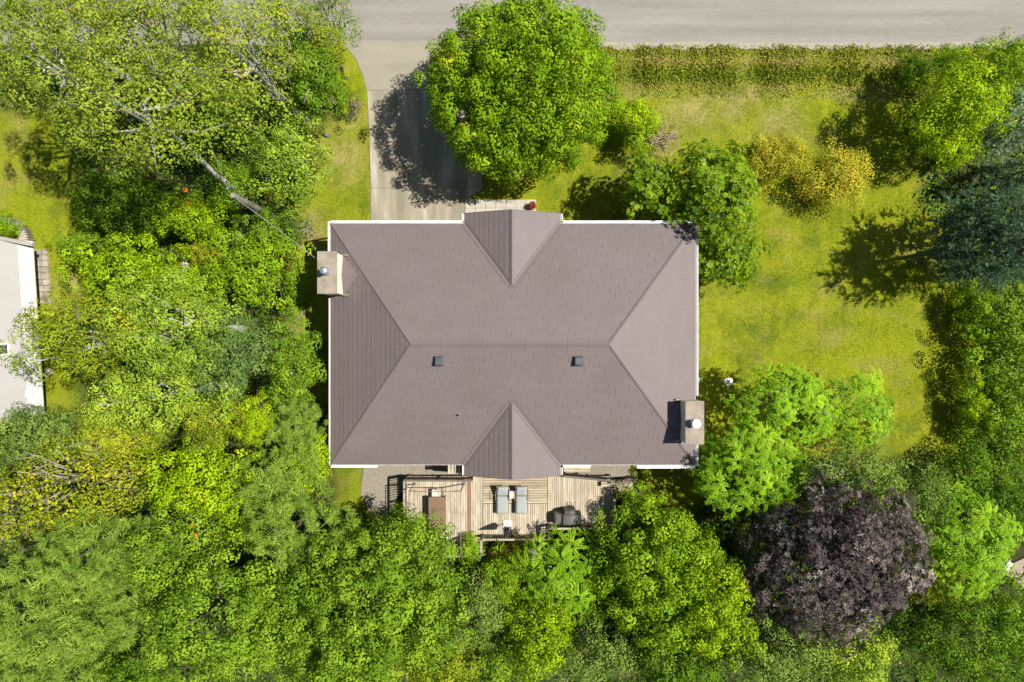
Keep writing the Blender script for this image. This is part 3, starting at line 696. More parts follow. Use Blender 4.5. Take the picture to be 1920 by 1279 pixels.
for (x0, x1, y0, y1) in ((762, 905, 893, 1034), (905.6, 1026.6, 868, 1003), (1027.3, 1149, 893, 983)):
    X0, X1, Y0, Y1 = px_box(x0, x1, y0, y1, DZ)
    for (a, b, c, d) in ((X0+.01, X0+.05, Y0+.02, Y1-.02), (X1-.05, X1-.01, Y0+.02, Y1-.02), (X0+.052, X1-.052, Y0+.02, Y0+.06), (X0+.052, X1-.052, Y1-.06, Y1-.02)):
        MB().box(a, b, c, d, DZ-0.24, DZ-0.04).build('rim_joist', 'rail_wood', deck)
    for sx in (X0+.1, X1-.1):
        for sy in (Y0+.1, Y1-.1): MB().box(sx-.05, sx+.05, sy-.05, sy+.05, 0.3, DZ-0.04).build('support_post', 'rail_wood', deck)
def railing(a, b, label, mat='rail_wood', h=1.0, z=DZ, bal=0.135, rails=True, posts=True):
    a = Vector((a[0], a[1], z)); b = Vector((b[0], b[1], z)); d = b-a; L = d.length; u = d/L
    e = empty('deck_railing', a, label, 'railing')
    up = Vector((0,0,1))
    MB().beam(a+up*(h+0.02)-u*0.04, b+up*(h+0.02)+u*0.04, 0.11, 0.04).build('top_rail', mat, e)
    MB().beam(a+up*0.12, b+up*0.12, 0.04, 0.07).build('bottom_rail', mat, e)
    MB().beam(a+up*(h-0.05), b+up*(h-0.05), 0.035, 0.07).build('sub_rail', mat, e)
    n = max(1, round(L/1.6))
    for i in range(n+1):
        p = a+d*(i/n); MB().beam(p-up*0.25, p+up*(h-0.002), 0.085, 0.085).build('post', mat, e)
    k = int(L/bal)
    for i in range(1, k):
        p = a+d*(i/k)
        MB().beam(p+up*0.08, p+up*(h-0.02), 0.036, 0.036).build('baluster', mat, e)
    return e
def Pd(x, y): return P(x, y, DZ)[:2]
railing(Pd(763.5, 894), Pd(886, 894.5), 'dark railing on the house side of the left deck', 'rail_dark')
railing(Pd(763.2, 897), Pd(763.2, 1032), 'weathered railing along the left end of the deck')
railing(Pd(765, 1032.5), Pd(903, 1032.5), 'weathered railing at the bottom edge of the left deck')
railing(Pd(904, 1030), Pd(904, 1005), 'short railing at the step between left and middle deck')
railing(Pd(907, 1002), Pd(1025, 1002), 'weathered railing along the bottom of the middle deck')
railing(Pd(1027, 1000), Pd(1027, 985), 'short railing at the step between middle and right deck')
railing(Pd(1029, 982), Pd(1147, 982), 'weathered railing below the covered grill')
railing(Pd(1147.5, 979), Pd(1147.5, 930), 'railing at the right end of the deck under the tree')
railing(Pd(1056, 886.5), Pd(1146, 895.5), 'dark slatted railing behind the right deck', 'rail_dark', bal=0.11)
# stairs at the right end
st = empty('deck_stairs', P(1165, 912, 0), 'short wooden stairs at the right end of the deck', 'stairs')
a = P(1150, 925, DZ); b = P(1150, 902, DZ)
for i in range(4):
    x0 = a.x+0.03+i*0.30; z = DZ-0.16-i*0.19
    MB().box(x0, x0+0.29, a.y, b.y, z-0.04, z).build('tread', 'deck_wood_cross', st)
for y in (a.y+0.03, b.y-0.03): MB().beam((a.x, y, DZ-0.2), (a.x+1.25, y, DZ-.95), 0.05, 0.2).build('stringer', 'rail_wood', st)
sr = empty('stair_railing', b, 'sloping dark railing beside the short stairs', 'railing')
p0 = Vector((b.x+0.05, b.y+0.05, DZ)); p1 = Vector((b.x+1.25, b.y+0.12, DZ-.65))
MB().beam(p0+Vector((0,0,1.0)), p1+Vector((0,0,1.0)), 0.1, 0.04).build('top_rail', 'rail_dark', sr)
MB().beam(p0+Vector((0,0,.2)), p1+Vector((0,0,.2)), 0.04, 0.06).build('bottom_rail', 'rail_dark', sr)
for i in range(10):
    p = p0+(p1-p0)*(i/9); MB().beam(p+Vector((0,0,.0 if i in (0,9) else .2)), p+Vector((0,0,.98)), 0.04 if 0 < i < 9 else .08, 0.04 if 0 < i < 9 else .08).build('baluster' if 0 < i < 9 else 'post', 'rail_wood', sr)
# pallet-like step next to the gravel, landing behind the right railing
pal = empty('slatted_canopy', P(853, 880, RAISE), 'small slatted wooden canopy tucked beside the left of the rear gable', 'canopy')
PZ = 3.35
for i in range(5):
    X0, X1, Y0, Y1 = px_box(840+i*6.2, 844.6+i*6.2, 856, 888, PZ); MB().box(X0, X1, Y0, Y1, PZ-.04, PZ).build('plank', 'deck_wood', pal)
for yy in (858, 884):
    X0, X1, Y0, Y1 = px_box(839, 870, yy, yy+2, PZ-.1); MB().box(X0, X1, Y0, Y1, PZ-.16, PZ-.042).build('bearer', 'rail_dark', pal)
    for xx in (X0+.06, X1-.06): MB().box(xx-.045, xx+.045, (Y0+Y1)/2-.045, (Y0+Y1)/2+.045, RAISE, PZ-.162).build('post', 'rail_wood', pal)
lan = empty('wood_landing', P(1080, 880, 0), 'narrow wooden landing under the eave by the right gable', 'landing')
for i in range(4):
    X0, X1, Y0, Y1 = px_box(1057, 1106, 868+i*4.2, 871.9+i*4.2, 1.6); MB().box(X0, X1, Y0, Y1, 1.56, 1.6).build('plank', 'deck_wood_cross', lan)
for xx in (1059, 1103):
    X0, X1, Y0, Y1 = px_box(xx, xx+2, 869, 884, 1.5); MB().box(X0, X1, Y0, Y1, RAISE, 1.558).build('bearer', 'rail_dark', lan)

# gazebo frame without its canopy
GT = DZ+1.95
gz = empty('gazebo_frame', P(817, 960, DZ), 'bare dark metal gazebo frame over the brown table', 'gazebo')
nw, ne, se, sw = P(767, 921.5, GT), P(864, 921.5, GT), P(864, 1041, GT), P(767, 1041, GT)
def pipe(a, b, name, r=0.022, p=gz, mat='frame_metal'): MB().tube([a, b], [r, r], 8).build(name, mat, p)
for c in (nw, ne, se, sw):
    pipe(Vector((c.x, c.y, DZ+.01)), c, 'post', 0.032)
    MB().box(c.x-.09, c.x+.09, c.y-.09, c.y+.09, DZ+.004, DZ+.016).build('foot_plate', 'frame_metal', gz)
for a, b in ((nw, ne), (ne, se), (se, sw), (sw, nw)):
    pipe(a, b, 'top_bar', 0.022)
    u = (b-a).normalized()
    for q, s in ((a, 1), (b, -1)):
        pipe(q+u*s*0.42, q+Vector((0,0,-0.42)), 'corner_brace', 0.011)
for a, b, c in ((nw, ne, 1), (sw, se, 1)): pass
ctr = (nw+se)/2+Vector((0,0,0.0))
for t in (0.33, 0.66):
    a = ne+(se-ne)*t; pipe(a, a+Vector((-0.55, 0, -.02)), 'canopy_hook', 0.006)
pipe(nw+Vector((.7,0,0)), nw+Vector((0,-.75,0)), 'diagonal_brace', 0.009); pipe(ne+Vector((-.7,0,0)), ne+Vector((0,-.75,0)), 'diagonal_brace', 0.009)
# table and chair below
tb = empty('patio_table', P(820, 965, DZ), 'long brown patio table under the gazebo frame', 'table')
X0, X1, Y0, Y1 = px_box(803.5, 835.5, 932, 998, DZ+0.74)
n = 3
for i in range(n):
    ya = Y0+(Y1-Y0)*i/n; yb = Y0+(Y1-Y0)*(i+1)/n
    MB().box(X0, X1, ya+.004, yb-.004, DZ+.71, DZ+.74).build('table_panel', 'table_brown', tb, bevel=0.004)
for x in (X0+.08, X1-.08):
    for y in (Y0+.1, Y1-.1): MB().box(x-.03, x+.03, y-.03, y+.03, DZ+.004, DZ+.708).build('leg', 'frame_metal', tb)
MB().box(X0+.04, X1-.04, Y0+.04, Y1-.04, DZ+.65, DZ+.707).build('apron', 'frame_metal', tb)
def patio_chair(px, py, label):
    c = P(px, py, DZ+0.45); e = empty('patio_chair', (c.x, c.y, DZ), label, 'chair')
    MB().box(c.x-.24, c.x+.24, c.y-.22, c.y+.24, DZ+.42, DZ+.46).build('seat', 'beige_plastic', e, bevel=0.015)
    for s in (-1, 1):
        MB().tube([(c.x+s*.26, c.y-.24, DZ+.005), (c.x+s*.26, c.y-.22, DZ+.64), (c.x+s*.26, c.y+.24, DZ+.66)], [.014]*3, 6).build('arm_frame', 'frame_metal', e)
        MB().tube([(c.x+s*.26, c.y+.3, DZ+.005), (c.x+s*.25, c.y+.26, DZ+.45), (c.x+s*.24, c.y+.36, DZ+.98)], [.014]*3, 6).build('back_leg', 'frame_metal', e)
    MB().tube([(c.x-.24, c.y+.36, DZ+.98), (c.x+.24, c.y+.36, DZ+.98)], [.014]*2, 6).build('back_bar', 'frame_metal', e)
    b = MB(); b.add([(c.x-.22, c.y+.27, DZ+.52), (c.x+.22, c.y+.27, DZ+.52), (c.x+.22, c.y+.35, DZ+.95), (c.x-.22, c.y+.35, DZ+.95),
                     (c.x-.22, c.y+.285, DZ+.52), (c.x+.22, c.y+.285, DZ+.52), (c.x+.22, c.y+.365, DZ+.95), (c.x-.22, c.y+.365, DZ+.95)],
                    [(0,1,2,3),(7,6,5,4),(0,4,5,1),(1,5,6,2),(2,6,7,3),(3,7,4,0)]); b.build('backrest', 'frame_metal', e)
patio_chair(818, 926, 'patio chair with pale seat at the head of the brown table')
# loungers
def lounger(px, label, seed):
    c = P(px, 943, DZ+0.35); W = 0.31; r = np.random.default_rng(seed)
    e = empty('sun_lounger', (c.x, c.y, DZ), label, 'sun lounger', 'pair of sun loungers on the deck')
    yt = P(0, 912, DZ+.5).y; yb = P(0, 963.5, DZ+.35).y; yh = P(0, 930, DZ+.35).y
    def cushion(name, y0, y1, z0, z1, t, nn=8):
        m = MB(); vs = []; fs = []; nx = 7
        for side in (1, 0):
            for j in range(nn+1):
                for i in range(nx+1):
                    fx = i/nx*2-1; fy = j/nn*2-1
                    pf = (1-abs(fx)**6)*(1-abs(fy)**8)
                    y = y0+(y1-y0)*j/nn; z = z0+(z1-z0)*j/nn
                    z += (t*(0.55+0.45*pf)+r.normal(0, .002)) if side else -0.0
                    vs.append((c.x+fx*W*(1-.02*(1-pf)), y, z))
        k = (nn+1)*(nx+1)
        for j in range(nn):
            for i in range(nx):
                q = j*(nx+1)+i; fs.append((q, q+1, q+nx+2, q+nx+1)); fs.append((k+q+nx+1, k+q+nx+2, k+q+1, k+q))
        rim = [i for i in range(nx+1)]+[j*(nx+1)+nx for j in range(1, nn+1)]+[nn*(nx+1)+i for i in range(nx-1, -1, -1)]+[j*(nx+1) for j in range(nn-1, 0, -1)]
        for a_, b_ in zip(rim, rim[1:]+rim[:1]): fs.append((b_, a_, a_+k, b_+k))
        m.add(vs, fs); return m.build(name, 'cushion_grey', e, smooth=True)
    cushion('seat_cushion', yb, yh-0.01, DZ+.34, DZ+.34, .075)
    cushion('back_cushion', yh+0.01, yt, DZ+.34, DZ+.60, .075)
    m = MB().box(c.x-.24, c.x+.24, yt-.17, yt-.03, DZ+.63, DZ+.70).build('head_pillow', 'cushion_grey', e, bevel=.03)
    for s in (-1, 1):
        MB().tube([(c.x+s*(W+.03), yb+.02, DZ+.31), (c.x+s*(W+.03), yt-.12, DZ+.31)], [.018]*2, 8).build('side_rail', 'frame_metal', e)
        MB().tube([(c.x+s*(W+.02), yh, DZ+.33), (c.x+s*(W+.02), yt+.03, DZ+.62)], [.014]*2, 8).build('back_frame', 'frame_metal', e)
        MB().tube([(c.x+s*(W+.07), yh-.22, DZ+.33), (c.x+s*(W+.07), yh-.2, DZ+.54), (c.x+s*(W+.07), yh+.28, DZ+.55), (c.x+s*(W+.05), yh+.3, DZ+.36)], [.016]*4, 6).build('armrest', 'frame_metal', e)
        for y in (yb+.12, yt-.3): MB().tube([(c.x+s*(W+.03), y, DZ+.004), (c.x+s*(W+.03), y, DZ+.31)], [.016]*2, 8).build('leg', 'frame_metal', e)
    MB().tube([(c.x-W-.02, yt+.03, DZ+.62), (c.x+W+.02, yt+.03, DZ+.62)], [.014]*2, 8).build('head_bar', 'frame_metal', e)
    MB().tube([(c.x-W-.03, yb+.02, DZ+.31), (c.x+W+.03, yb+.02, DZ+.31)], [.018]*2, 8).build('foot_bar', 'frame_metal', e)
lounger(942, 'grey cushioned sun lounger left of the small side table', 1)
lounger(977.5, 'grey cushioned sun lounger right of the small side table', 2)
c = P(959.5, 928, DZ+.42); e = empty('side_table', (c.x, c.y, DZ), 'small beige side table between the two sun loungers', 'table')
poly = []
for k in range(24):
    a = k/24*2*math.pi; ca, sa = math.cos(a), math.sin(a); poly.append((c.x+.155*math.copysign(abs(ca)**.5, ca), c.y+.21*math.copysign(abs(sa)**.5, sa)))
MB().prism(poly, DZ+.39, DZ+.42).build('table_top', 'beige_plastic', e)
for sx in (-1, 1):
    for sy in (-1, 1): MB().tube([(c.x+sx*.14, c.y+sy*.18, DZ+.004), (c.x+sx*.11, c.y+sy*.15, DZ+.39)], [.012]*2, 6).build('leg', 'beige_plastic', e)
# folded umbrella
c = P(951.5, 981, DZ); um = empty('patio_umbrella', (c.x, c.y, DZ), 'folded dark patio umbrella on a white square base', 'umbrella')
MB().box(c.x-.23, c.x+.23, c.y-.16, c.y+.16, DZ+.004, DZ+.07).build('base', 'white_paint', um, bevel=.02)
tp = Vector((c.x-.10, c.y-.08, DZ+2.45))
MB().tube([(c.x, c.y, DZ+.07), tp], [.022, .018], 10).build('pole', 'frame_metal', um)
cv = MB(); vs = []; fs = []; rr = np.random.default_rng(8); ns = 32
prof = [(2.42, .03), (2.2, .08), (1.9, .12), (1.6, .15), (1.3, .19), (1.1, .235), (1.02, .20)]
for z, r_ in prof:
    t = z/2.45
    for k in range(ns):
        a = k/ns*2*math.pi; q = r_*(0.62+0.38*math.cos(8*a+z))*(1+rr.normal(0, .06))
        vs.append((c.x+(tp.x-c.x)*t+q*math.cos(a), c.y+(tp.y-c.y)*t+q*math.sin(a), DZ+z))
for i in range(len(prof)-1):
    for k in range(ns):
        k2 = (k+1) % ns; fs.append((i*ns+k2, i*ns+k, (i+1)*ns+k, (i+1)*ns+k2))
cv.add(vs, fs); cv.build('canopy', 'umbrella_cloth', um)
MB().lathe(tp.x, tp.y, [(.03, tp.z-.03), (.035, tp.z+.02), (.01, tp.z+.09)], 10).build('finial', 'frame_metal', um)
# covered grill
c = P(1066, 970, DZ+.5); gr = empty('covered_grill', (c.x, c.y, DZ), 'grill under a sagging dark grey cover by the railing', 'grill')
def cover(name, x0, x1, y0, y1, h, seed, dome=0.12, tilt=0.0):
    r = np.random.default_rng(seed); nx, ny = 16, 12; m = MB(); vs = []; fs = []
    for j in range(ny+1):
        for i in range(nx+1):
            fx = i/nx*2-1; fy = j/ny*2-1
            ex = max(abs(fx), abs(fy)); top = 1 if ex < 0.80 else 0
            if ex < 0.80:
                k = 1.12; z = h - dome*(abs(fx)**2+0.6*abs(fy)**2) + tilt*fx + .02*math.sin(7*fx+seed)+r.normal(0, .008)
                x = fx*k; y = fy*k
            else:
                t = (ex-0.80)/0.20; z = (h-dome)*(1-t)*0.97; sc = (0.9+0.09*t)/ex
                x = fx*sc*(1+.03*math.sin(9*fy+4*fx)); y = fy*sc*(1+.03*math.sin(8*fx))
            vs.append(((x0+x1)/2+(x1-x0)/2*x, (y0+y1)/2+(y1-y0)/2*y, DZ+.01+max(z, 0)))
    for j in range(ny):
        for i in range(nx): q = j*(nx+1)+i; fs.append((q, q+1, q+nx+2, q+nx+1))
    m.add(vs, fs); return m.build(name, 'cover_dark', gr, smooth=True)
X0, X1, Y0, Y1 = px_box(1052, 1092, 963, 986, DZ+.8); cover('cover', X0, X1, Y0, Y1, 1.0, 3, .10)
X0, X1, Y0, Y1 = px_box(1037, 1062, 962, 985, DZ+.7); cover('side_shelf_cover', X0, X1, Y0, Y1, .80, 5, .16, .06)
X0, X1, Y0, Y1 = px_box(1056, 1080, 956.5, 966, DZ+.9); cover('lid_cover', X0, X1, Y0, Y1, 1.06, 7, .22)
for x in (1054, 1090):
    q = P(x, 975, DZ+.05); MB().lathe(q.x, q.y, [(.04, DZ+.003), (.04, DZ+.08)], 10).build('caster', 'rubber', gr)
# small bench at the stairs
c = P(1136, 908, DZ+.3); e = empty('small_stool', (c.x, c.y, DZ), 'low slatted wooden stool on the deck by the stairs', 'stool')
for i in range(3): MB().box(c.x-.26, c.x+.26, c.y-.13+i*.09, c.y-.055+i*.09, DZ+.27, DZ+.30).build('slat', 'deck_wood_cross', e)
for s in (-1, 1): MB().box(c.x+s*.2-.02, c.x+s*.2+.02, c.y-.12, c.y+.12, DZ+.004, DZ+.268).build('leg', 'rail_dark', e)

# ------------------------------------------------------------------ neighbour house on the left
nb = empty('neighbour_house', P(20, 600, 0), 'house with pale grey shingle roof at the left edge', 'house')
NZ = 2.4
ea, eb = P(57, 452, NZ), P(80, 800, NZ)       # right eave
ra = Vector((ea.x-6.0, ea.y+0.2, NZ+1.9)); rb2 = Vector((eb.x-6.4, eb.y+0.2, NZ+1.9))
m = MB(); dv = Vector((0, 0, -0.16)); m.add([ea, eb, rb2, ra, ea+dv, eb+dv, rb2+dv*8, ra+dv*8], [(3,2,1,0),(4,5,6,7),(0,1,5,4),(1,2,6,5),(2,3,7,6),(3,0,4,7)])
nroof = m.build('roof', 'grey_shingle', nb)
NP = []
shingle_face([ea, eb, rb2, ra], 77, expo=0.16, plen=0.95, tabs=3, butt=0.012, out=NP)
NP = [q for q in NP if np.mean([v[0] for v in q[2].v]) > -33.0]
NP.sort(key=lambda q: -q[0]); rest = MB(); no = world_off(nroof)
for i, (a_, s_, mb) in enumerate(NP):
    if i < 300 and a_ > 0.05: mb.build('shingle', 'grey_shingle', nroof, origin=no)
    else:
        b0 = len(rest.v); rest.v += mb.v
        for f, t in zip(mb.f, mb.t): rest.f.append([k+b0 for k in f]); rest.t.append(t)
if rest.v:
    o = rest.build('shingle_courses', 'grey_shingle', nroof, origin=no, tint=True); o['kind'] = 'stuff'
un = (eb-ea).normalized(); dn_ = (ra-ea); dn_ = (dn_-un*dn_.dot(un)).normalized(); nn_ = un.cross(dn_); nn_ = nn_ if nn_.z > 0 else -nn_
# smooth white eave band
w = 0.62; m = MB(); p = [ea-dn_*0.0+nn_*0.02, eb+nn_*0.02, eb+dn_*w+nn_*0.02, ea+dn_*w+nn_*0.02]
m.add([q+nn_*0.012 for q in p]+p, [(0,1,2,3),(0,4,5,1),(2,6,7,3)]); m.build('eave_band', 'eave_white', nroof, origin=no)
MB().beam(ea+Vector((.05,0,-.03)), eb+Vector((.05,0,-.03)), 0.1, 0.1).build('gutter', 'cream_wall', nb)
MB().box(ea.x-9, ea.x-1.45, eb.y, ea.y-0.6, -0.3, NZ+.3).build('wall', 'cream_wall', nb)
s0 = ea+un*5.55+dn_*1.28; 
sk = MB(); q = [s0, s0+un*.66, s0+un*.66+dn_*.55, s0+dn_*.55]
sk.add([k+nn_*.14 for k in q]+q, [(0,1,2,3),(0,4,5,1),(1,5,6,2),(2,6,7,3),(3,7,4,0)]); so = sk.build('skylight', 'white_paint', nb)
q2 = [s0+un*.08+dn_*.07, s0+un*.58+dn_*.07, s0+un*.58+dn_*.48, s0+un*.08+dn_*.48]
MB().add([k+nn_*.146 for k in q2], [(0,1,2,3)]).build('pane', 'window_glass', so, origin=world_off(so))
b0 = ea+un*8.2+dn_*0.32
bx = MB(); q = [b0, b0+un*.36, b0+un*.36+dn_*.28, b0+dn_*.28]; bx.add([k+nn_*.3 for k in q]+q, [(0,1,2,3),(0,4,5,1),(1,5,6,2),(2,6,7,3),(3,7,4,0)]); bx.build('vent_box', 'white_paint', nb)
bm = MB().beam(P(-40, 439, 2.75), P(63, 459, 2.75), 0.2, 0.24); o = bm.build('rake_beam', 'timber_grey', nb)
# curved block planter with hedge
pw = empty('planter_wall', P(20, 430, 0), 'curved block planter wall beside the pale roof', 'wall')
def arc(t, r0):
    cx, cy = 0, 455; a = math.radians(-5+95*t); return (cx+r0*math.cos(a)*1.0, cy-r0*0.92*math.sin(a))
for i in range(16):
    t0, t1 = i/16+.004, (i+1)/16-.004
    q = [arc(t0, 55), arc(t1, 50), arc(t1, 34), arc(t0, 38)]
    MB().prism(wpoly(q, .5), 0.0, 0.5+.01*(i % 3)).build('block', 'wall_block', pw)
sp = empty('stone_path', P(80, 520), kind='structure', label='strip of pale irregular flagstones beside the neighbouring house')
r = np.random.default_rng(4)
def path_strip(x0a, x1a, ya, x0b, x1b, yb, n):
    y = ya
    for i in range(n):
        t0, t1 = i/n, (i+1)/n; xs0 = x0a+(x0b-x0a)*t0; xs1 = x1a+(x1b-x1a)*t0; mid = xs0+(xs1-xs0)*r.uniform(.38, .62)
        y0, y1 = ya+(yb-ya)*t0+.5, ya+(yb-ya)*t1-.5; j = lambda: r.uniform(-.9, .9)
        for (a, b) in ((xs0, mid-.6), (mid+.6, xs1)):
            sheet('flagstone', [(a+j()+1, y0+j()), (b+j(), y0+j()), (b+1, y0+(y1-y0)*.5), (b+j(), y1+j()), (a+j(), y1+j())], 'flagstone', 0.02+r.uniform(0, .015), None, -0.1, sp)
path_strip(64, 88, 466, 70, 96, 570, 9); path_strip(76, 100, 690, 80, 104, 765, 7)

# ------------------------------------------------------------------ utility pole and wires
pt = P(436, 366, 6.3)
pole = empty('utility_pole', (pt.x, pt.y, -0.1), 'weathered grey wooden utility pole standing among the left trees', 'pole')
MB().tube([(pt.x, pt.y, -0.2), (pt.x, pt.y, 6.3)], [.17, .13], 12).build('shaft', 'pole_wood', pole)
MB().tube([(pt.x+.1, pt.y+.15, 5.6), (pt.x+.12, pt.y+.3, 6.0), (pt.x-.05, pt.y+.38, 6.5), (pt.x-.2, pt.y+.2, 6.7)], [.02]*4, 6).build('service_mast', 'galvanised', pole)
MB().beam((pt.x-.16, pt.y-.05, 5.9), (pt.x+.17, pt.y-.05, 5.9), .06, .08).build('bracket', 'galvanised', pole)
def wire(a, b, sag, label, r_=.018):
    a = Vector(a); b = Vector(b); pts = [a+(b-a)*(i/14)+Vector((0,0,-sag*4*(i/14)*(1-i/14))) for i in range(15)]
    return tag(MB().tube(pts, [r_]*15, 5).build('service_wire', 'cable'), label, 'wire')
wire((pt.x+.05, pt.y-.1, 6.0), (cx0+.05, P(0, 492, 5.3).y, 5.5), .35, 'pale service wire from the utility pole to the left chimney', .013)
wire((pt.x-.1, pt.y+.2, 6.6), P(240, -60, 8.5), .6, 'thin wire running from the utility pole to the upper left trees', .012)

# ------------------------------------------------------------------ small things in the yard
def lid(px, py, label, rr=.25):
    c = P(px, py); gz0 = float(hmap(c.x, c.y)); e = empty('tank_lid', (c.x, c.y, gz0), label, 'lid')
    MB().lathe(c.x, c.y, [(rr, gz0-.1), (rr, gz0+.09), (rr*.9, gz0+.115), (0.02, gz0+.125)], 28).build('disc', 'white_paint', e)
    for a in (.785, 2.356):
        d = Vector((math.cos(a), math.sin(a), 0))*rr*.62; k = Vector((c.x, c.y, gz0+.125)); MB().beam(k-d, k+d, .035, .025).build('rib', 'rubber', e)
lid(1364.5, 715.5, 'white round tank lid with a dark cross on the lawn')
lid(1306, 712, 'white round tank lid half hidden beside the right eave', .2)
c = P(1003, 375, .1); 
rk = MB(); rk.lathe(P(612,253).x, P(612,253).y, [(.13, -.06), (.17, .05), (.12, .15), (.03, .19)], 7); tag(rk.build('rock', 'rock'), 'small dark rock on the grass left of the driveway', 'rock')
def pot(px, py, z, r_, h, label, mat='terracotta'):
    c = P(px, py, z+h); e = empty('flower_pot', (c.x, c.y, z), label, 'pot')
    MB().lathe(c.x, c.y, [(r_*.7, z+.003), (r_, z+h*.9), (r_*1.08, z+h*.9), (r_*1.08, z+h), (r_*.9, z+h), (r_*.88, z+h*.85)], 18).build('pot', mat, e)
    MB().lathe(c.x, c.y, [(r_*.85, z+h*.8), (r_*.86, z+h*.87)], 18).build('soil', 'soil', e)
    return e, c
POT1 = pot(998, 386, .05, .17, .3, 'pot of red flowers at the corner of the front walk')
POT2 = pot(863, 1020, DZ, .15, .3, 'pot with a spiky purple plant on the lower left deck')
POT3 = pot(968, 1000, DZ, .13, .25, 'small potted plant by the middle deck railing')
bx = P(345, 500, 3.2)
b = MB().box(bx.x-.13, bx.x+.13, bx.y-.2, bx.y+.2, 2.9, 3.2); e = empty('birdhouse', (bx.x, bx.y, 0), 'small pale grey box on a post among the left bushes', 'birdhouse')
b.build('box', 'timber_grey', e); MB().box(bx.x-.04, bx.x+.04, bx.y-.04, bx.y+.04, -.1, 2.9).build('post', 'rail_wood', e)
MB().add([(bx.x-.17, bx.y-.24, 3.2), (bx.x+.17, bx.y-.24, 3.2), (bx.x+.17, bx.y+.24, 3.2), (bx.x-.17, bx.y+.24, 3.2), (bx.x, bx.y-.24, 3.32), (bx.x, bx.y+.24, 3.32)],
         [(0,4,5,3),(1,2,5,4),(0,1,4),(2,3,5),(0,3,2,1)]).build('lid', 'timber_grey', e)
sheet('patio', [(1872, 1068), (1985, 1015), (1985, 1130), (1935, 1112)], 'brown_gravel', RAISE+.06, 'brown gravel patio corner at the right edge', .3, pxz=RAISE)
PG = RAISE+.06; c = P(1888, 1058, PG+.4); e = empty('garden_chair', (c.x, c.y, PG), 'white folding garden chair on the brown patio corner', 'chair')
d = Vector((.62, -.55, 0)).normalized(); w_ = Vector((-d.y, d.x, 0))
k = Vector((c.x, c.y, PG)); up = Vector((0,0,1))
for i in range(5): MB().beam(k+d*(-.2+i*.1)-w_*.22+up*.42, k+d*(-.2+i*.1)+w_*.22+up*.42, .08, .02).build('seat_slat', 'white_paint', e)
for i in range(3): MB().beam(k-d*(.26+i*.05)-w_*.22+up*(.55+i*.14), k-d*(.26+i*.05)+w_*.22+up*(.55+i*.14), .02, .09).build('back_slat', 'white_paint', e)
for s in (-1, 1):
    MB().beam(k+d*.24+w_*s*.23, k-d*.38+w_*s*.23+up*.9, .03, .03).build('leg', 'white_paint', e); MB().beam(k-d*.24+w_*s*.23, k+d*.22+w_*s*.23+up*.41, .03, .03).build('leg', 'white_paint', e)
q0 = P(1900, 1083, PG+.1); kb = [(q0.x, q0.y, PG+.05), (q0.x+.4, q0.y-.1, PG+.06), (q0.x+.75, q0.y+.25, PG+.06), (q0.x+.7, q0.y+.6, PG+.05)]
tag(MB().tube(kb, [.05]*4, 8).build('garden_edging', 'rail_dark'), 'dark curved edging bar on the brown patio corner', 'edging')
# ------------------------------------------------------------------ vegetation
def nrm(a): return a/np.maximum(np.linalg.norm(a, axis=-1, keepdims=True), 1e-9)
def leaves(base, d, n, L, W, fold=0.12, droop=0.2):
    d = nrm(d - n*np.sum(d*n, -1, keepdims=True)); s = np.cross(n, d)
    L = np.broadcast_to(np.asarray(L, float), (len(base),))[:, None]; W = np.broadcast_to(np.asarray(W, float), (len(base),))[:, None]
    tip = base + d*L - n*L*droop
    m = base + d*L*0.48
    return np.stack([base, m - s*W/2 + n*L*fold, tip, m + s*W/2 + n*L*fold], 1)
def sph(r, n, zmin=-0.2):
    z = r.uniform(zmin, 1, n); a = r.uniform(0, 2*np.pi, n); q = np.sqrt(1-z*z)
    return np.stack([q*np.cos(a), q*np.sin(a), z], -1)
def t_dome(r, n, L, W, flat=0.75):
    e = sph(r, n, -0.25); p = e*np.where(r.random((n, 1)) < .75, r.uniform(.72, 1.02, (n, 1)), r.uniform(.2, .72, (n, 1)))*np.array([1, 1, flat])
    nn = nrm(e*0.95+np.array([0, 0, .40])+r.normal(0, .22, (n, 3)))
    d = e*np.array([1, 1, .2])+r.normal(0, .45, (n, 3))
    return leaves(p, d, nn, L*r.uniform(.7, 1.25, n), W*r.uniform(.7, 1.2, n))
def t_whorl(r, n, L, W, k=7):
    out = []
    for i in range(max(1, n//k)):
        e = sph(r, 1, 0.0)[0]; c = e*r.uniform(.55, 1.0)*np.array([1, 1, .7])
        ax = nrm(e*.5+np.array([0, 0, .8])+r.normal(0, .25, 3))
        t1 = nrm(np.cross(ax, [0.3, 1, .2])); t2 = np.cross(ax, t1); a = np.arange(k)/k*2*np.pi+r.uniform(0, 6)+r.normal(0, .15, k)
        d = t1*np.cos(a)[:, None]+t2*np.sin(a)[:, None]; nn = nrm(ax*1.0-d*.35+r.normal(0, .12, (k, 3)))
        dd = d+ax*0.35
        out.append(leaves(np.repeat(c[None], k, 0)+d*0.03, dd, nn, L*r.uniform(.75, 1.2, k), W*r.uniform(.8, 1.1, k), .08, .15))
    return np.concatenate(out)
